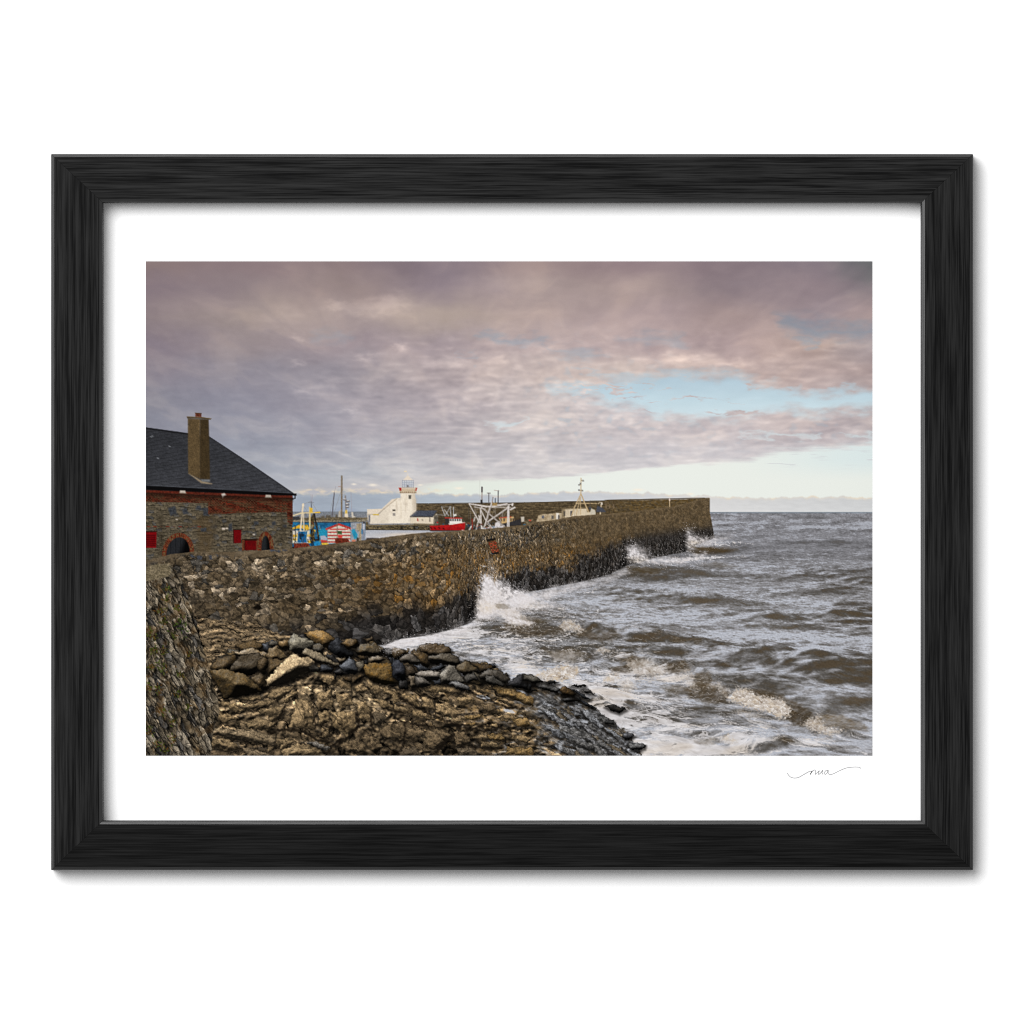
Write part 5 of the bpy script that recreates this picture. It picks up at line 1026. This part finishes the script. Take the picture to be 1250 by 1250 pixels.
    for u, v in ((385, 560), (208, 742), (105, 415), (126, 404)): line(pts("%g,%g %g,%g" % (u-8, v-3, u+10, v+3), R1), .9, (176, 180, 184), a=.8)
def weather_harbour():
    """grain and unevenness of things seen small and far"""
    sl = box(178, 500, 770, 690); x = XX[sl]; y = YY[sl]
    dx = np.clip(np.round(.55*SC*fbm(x/2.6, y/2.6, 3, 801)), -2, 2).astype(int); dy = np.clip(np.round(.55*SC*fbm(x/2.6+40, y/2.6, 3, 802)), -2, 2).astype(int)
    h, w = x.shape; jj, ii = np.mgrid[0:h, 0:w]
    src = IMG[sl].copy(); q = src[np.clip(jj+dy, 0, h-1), np.clip(ii+dx, 0, w-1)]
    q = .55*q+.45*src
    q = .68*q+.08*(np.roll(q, 1, 0)+np.roll(q, -1, 0)+np.roll(q, 1, 1)+np.roll(q, -1, 1))
    m = LAB[sl] != kind('printed_sky')
    br = 1-.65*ss(130, 200, q.mean(-1)); q = q*(1+br*(.11*fbm(x/1.5, y/1.5, 2, 803)+.07*fbm(x/6, y/5, 3, 804)))[..., None]
    g = q.mean(-1, keepdims=True); q = g+(q-g)*.9
    IMG[sl] = np.where(m[..., None], q, src)
def roof(x, y):
    yy = y-.062*(x-178)*(1-.35*ss(520, 600, y)); 
    row = np.floor(yy/2.15); f = yy/2.15-row
    q = hsh(np.floor(x/3.1+.5*(row % 2)), row, 595)
    c = mix((52, 53, 57), (58, 59, 64), q)*(1-.26*ss(.6, .95, f))[..., None]
    return c*(1+.10*fbm(x/20, y/12, 3, 596)+.08*fbm(x/2.5, y/1.2, 2, 597))[..., None]*(.94+.16*ss(530, 600, y))[..., None]
# ---------------------------------------------------------------- printed spray against the wall
def spray(p, seed, ang, dens=1., warm=(585, 735, 30, 14, .6), wv=4., name=None):
    p = pts(p); sl = box(p[:, 0].min()-25, p[:, 1].min()-25, p[:, 0].max()+25, p[:, 1].max()+20); x = XX[sl]; y = YY[sl]
    ca, sa = np.cos(np.radians(ang)), np.sin(np.radians(ang)); u = x*ca+y*sa; v = -x*sa+y*ca
    st = fbm(u/16, v/2.6, 4, seed); n = fbm(x/5, y/5, 5, seed+1, .6)
    d = sdf(x+wv*n, y+wv*fbm(x/6+3, y/6, 4, seed+2), p)+4.2*st
    a = ss(5.5, -6.5, d)*(.72+.5*ss(-.4, .5, fbm(x/4, y/4, 4, seed+3)))
    dots = ss(.50, .72, fbm(x/1.5, y/1.5, 2, seed+4))*ss(16, 0, d)*.7
    a = np.clip(np.maximum(a, dots), 0, 1)*dens
    li = np.clip(.68+.30*n+.30*st+.25*fbm(x/2.4, y/2.4, 3, seed+7), 0, 1)
    c = mix((188, 180, 178), (244, 240, 242), li)
    wx, wy, rx, ry, k = warm
    c = mix(c, (216, 196, 166), k*blob(x, y, wx, wy, rx, ry)*(.5+.5*ss(-.3, .4, fbm(x/4, y/3, 3, seed+6))))
    put(sl, a, np.clip(c, 0, 255), name)
def paint_spray():
    N = 'printed_spray'
    spray("590,700 597,701 606,710 622,716 640,722 652,732 640,740 622,736 606,742 600,752 583,755 582,742 586,725", 700, 38, 1., name=N)
    spray("640,722 655,730 668,736 690,742 660,745 630,748 608,738", 710, 28, .75, (650, 738, 20, 6, .3), 3)
    spray("585,735 600,730 622,742 640,752 652,762 630,764 606,752 584,757", 720, 15, .8, (606, 742, 20, 7, .7), 3)
    spray("662,728 672,718 680,716 676,726 668,732", 730, 60, .7, (664, 728, 8, 4, .4), 2)
    spray("596,676 600,684 604,694 600,702 596,692", 740, 75, .38, (0, 0, 1, 1, 0), 3)
    spray("606,698 614,704 622,714 612,714", 742, 50, .4, (0, 0, 1, 1, 0), 3)
    spray("766,668 774,666 782,673 790,679 800,682 812,681 830,683 846,679 860,677 858,682 840,686 812,688 790,687 772,686 765,682", 750, 12, .95, (775, 684, 16, 4, .5), 2.2, N+'#2')
    spray("774,660 786,668 798,676 784,678 772,672", 755, 55, .4, (0, 0, 1, 1, 0), 2)
    spray("838,648 842,646 846,653 852,656 862,657 872,659 868,664 850,666 842,672 838,670", 760, 25, .9, (846, 664, 12, 5, .5), 2.2, N+'#3')
    spray("870,656 884,655 893,654 886,658 874,660", 770, 0, .6, (0, 0, 1, 1, 0), 1.5)
    spray("470,785 500,782 490,790 470,791", 780, 0, .6, (0, 0, 1, 1, 0), 1.5)
    spray("600,745 640,727 690,716 745,704 764,694 768,699 740,709 690,723 640,737 604,753", 800, -14, .7, (0, 0, 1, 1, 0), 2.6)
    spray("470,789 500,780 550,770 580,757 586,760 560,774 510,788 475,794", 810, -14, .8, (0, 0, 1, 1, 0), 2.4)
    spray("590,704 597,703 604,716 614,728 606,742 596,752 584,754 583,738 586,722", 820, 80, .75, (592, 742, 12, 8, .5), 3)
    for q in range(150):       # thrown drops
        r = np.random.default_rng(900+q); u = 588+abs(r.normal())*26; v = 742-(1-min(1, abs(u-596)/60))*abs(r.normal())*34
        line([(u, v), (u+r.normal()*1.2, v-abs(r.normal())*1.6)], r.uniform(.4, .9), (232, 228, 228), a=.6)
    # dark hollow of the wave curling below the spray
    for (cx, cy, rx, ry, k) in ((613, 740, 10, 4, .35), (790, 696, 20, 4, .5), (868, 671, 24, 2.6, .6), (650, 756, 24, 3, .3)):
        sl = box(cx-50, cy-20, cx+50, cy+20); x = XX[sl]; y = YY[sl]
        put(sl, k*ss(.25, .7, blob(x, y, cx, cy, rx, ry, 6)+.3*fbm(x/5, y/3, 3, 790)), np.array([74, 60, 38.]))
def paint_picture():
    paint_sky(); paint_sea(); paint_farpier(); paint_lighthouse(); paint_boats(); paint_cabin(); paint_house(); weather_harbour()
    paint_seawall(); breakers(); paint_bedrock(); paint_ledges(); paint_boulders(); paint_nearwall(); paint_spray()
    for k in range(3):          # the crispness of the print
        ch = IMG[..., k].copy(); ch += (.2+.26*ss(585, 625, YY))*(ch-blur(ch, 1.)); IMG[..., k] = ch
    g = 1.5*fbm(XX/1.1, YY/1.1, 1, 999)
    IMG[:] = np.clip(IMG+g[..., None], 0, 255)
# ---------------------------------------------------------------- lay the ink on the paper
paint_picture()
LABELS = {'printed_sky': 'printed mauve cloudy sky with a pale blue gap', 'printed_sea': 'printed choppy brown-grey sea with white foam', 'printed_harbour_wall': 'printed long rubble sea wall curving out to its end', 'printed_store_house': 'printed stone and brick store house with slate roof and chimney', 'printed_lighthouse': 'printed white lighthouse with red-cornered gallery', 'printed_red_boat': 'printed red fishing boat with white wheelhouse', 'printed_mural_cabin': 'printed blue mural with a red and white striped hut', 'printed_boulders': 'printed heap of boulders', 'printed_bedrock': 'printed tan and wet grey bedrock', 'printed_weedy_wall': 'printed near wall with tufts of green weed', 'printed_spray': 'printed white spray thrown up by breaking waves'}
lin = IMG/255.; lin = np.where(lin <= .04045, lin/12.92, ((lin+.055)/1.055)**2.4)*INK
RGBA = np.concatenate([lin, np.ones((GH, GW, 1))], -1).reshape(-1, 4).astype(np.float32)
kk = (DIST+PY-.0003)/DIST
PX = ((XX-625)/1000*kk).ravel(); PZ = ((625-YY)/1000*kk).ravel()
idx = np.arange(GH*GW).reshape(GH, GW)
Q = np.stack([idx[:-1, :-1], idx[1:, :-1], idx[1:, 1:], idx[:-1, 1:]], -1).reshape(-1, 4); QL = LAB[:-1, :-1].ravel()
for k, name in enumerate(KINDS):
    name = name.split('#')[0]
    q = Q[QL == k]
    if len(q) < 6: continue
    u, inv = np.unique(q.ravel(), return_inverse=True)
    me = bpy.data.meshes.new(name); me.vertices.add(len(u)); me.loops.add(q.size); me.polygons.add(len(q))
    co = np.stack([PX[u], np.full(len(u), PY-.0003), PZ[u]], -1).astype(np.float32)
    me.vertices.foreach_set('co', co.ravel()); me.loops.foreach_set('vertex_index', inv.ravel().astype(np.int32)); me.polygons.foreach_set('loop_start', np.arange(0, q.size, 4, dtype=np.int32))
    at = me.attributes.new('ink', 'FLOAT_COLOR', 'POINT'); at.data.foreach_set('color', RGBA[u].ravel())
    me.materials.append(M_INK); me.update(calc_edges=True); me.validate()
    o = bpy.data.objects.new(name, me); S.collection.objects.link(o); o.parent = paper
    if name in LABELS: o['label'] = LABELS[name]
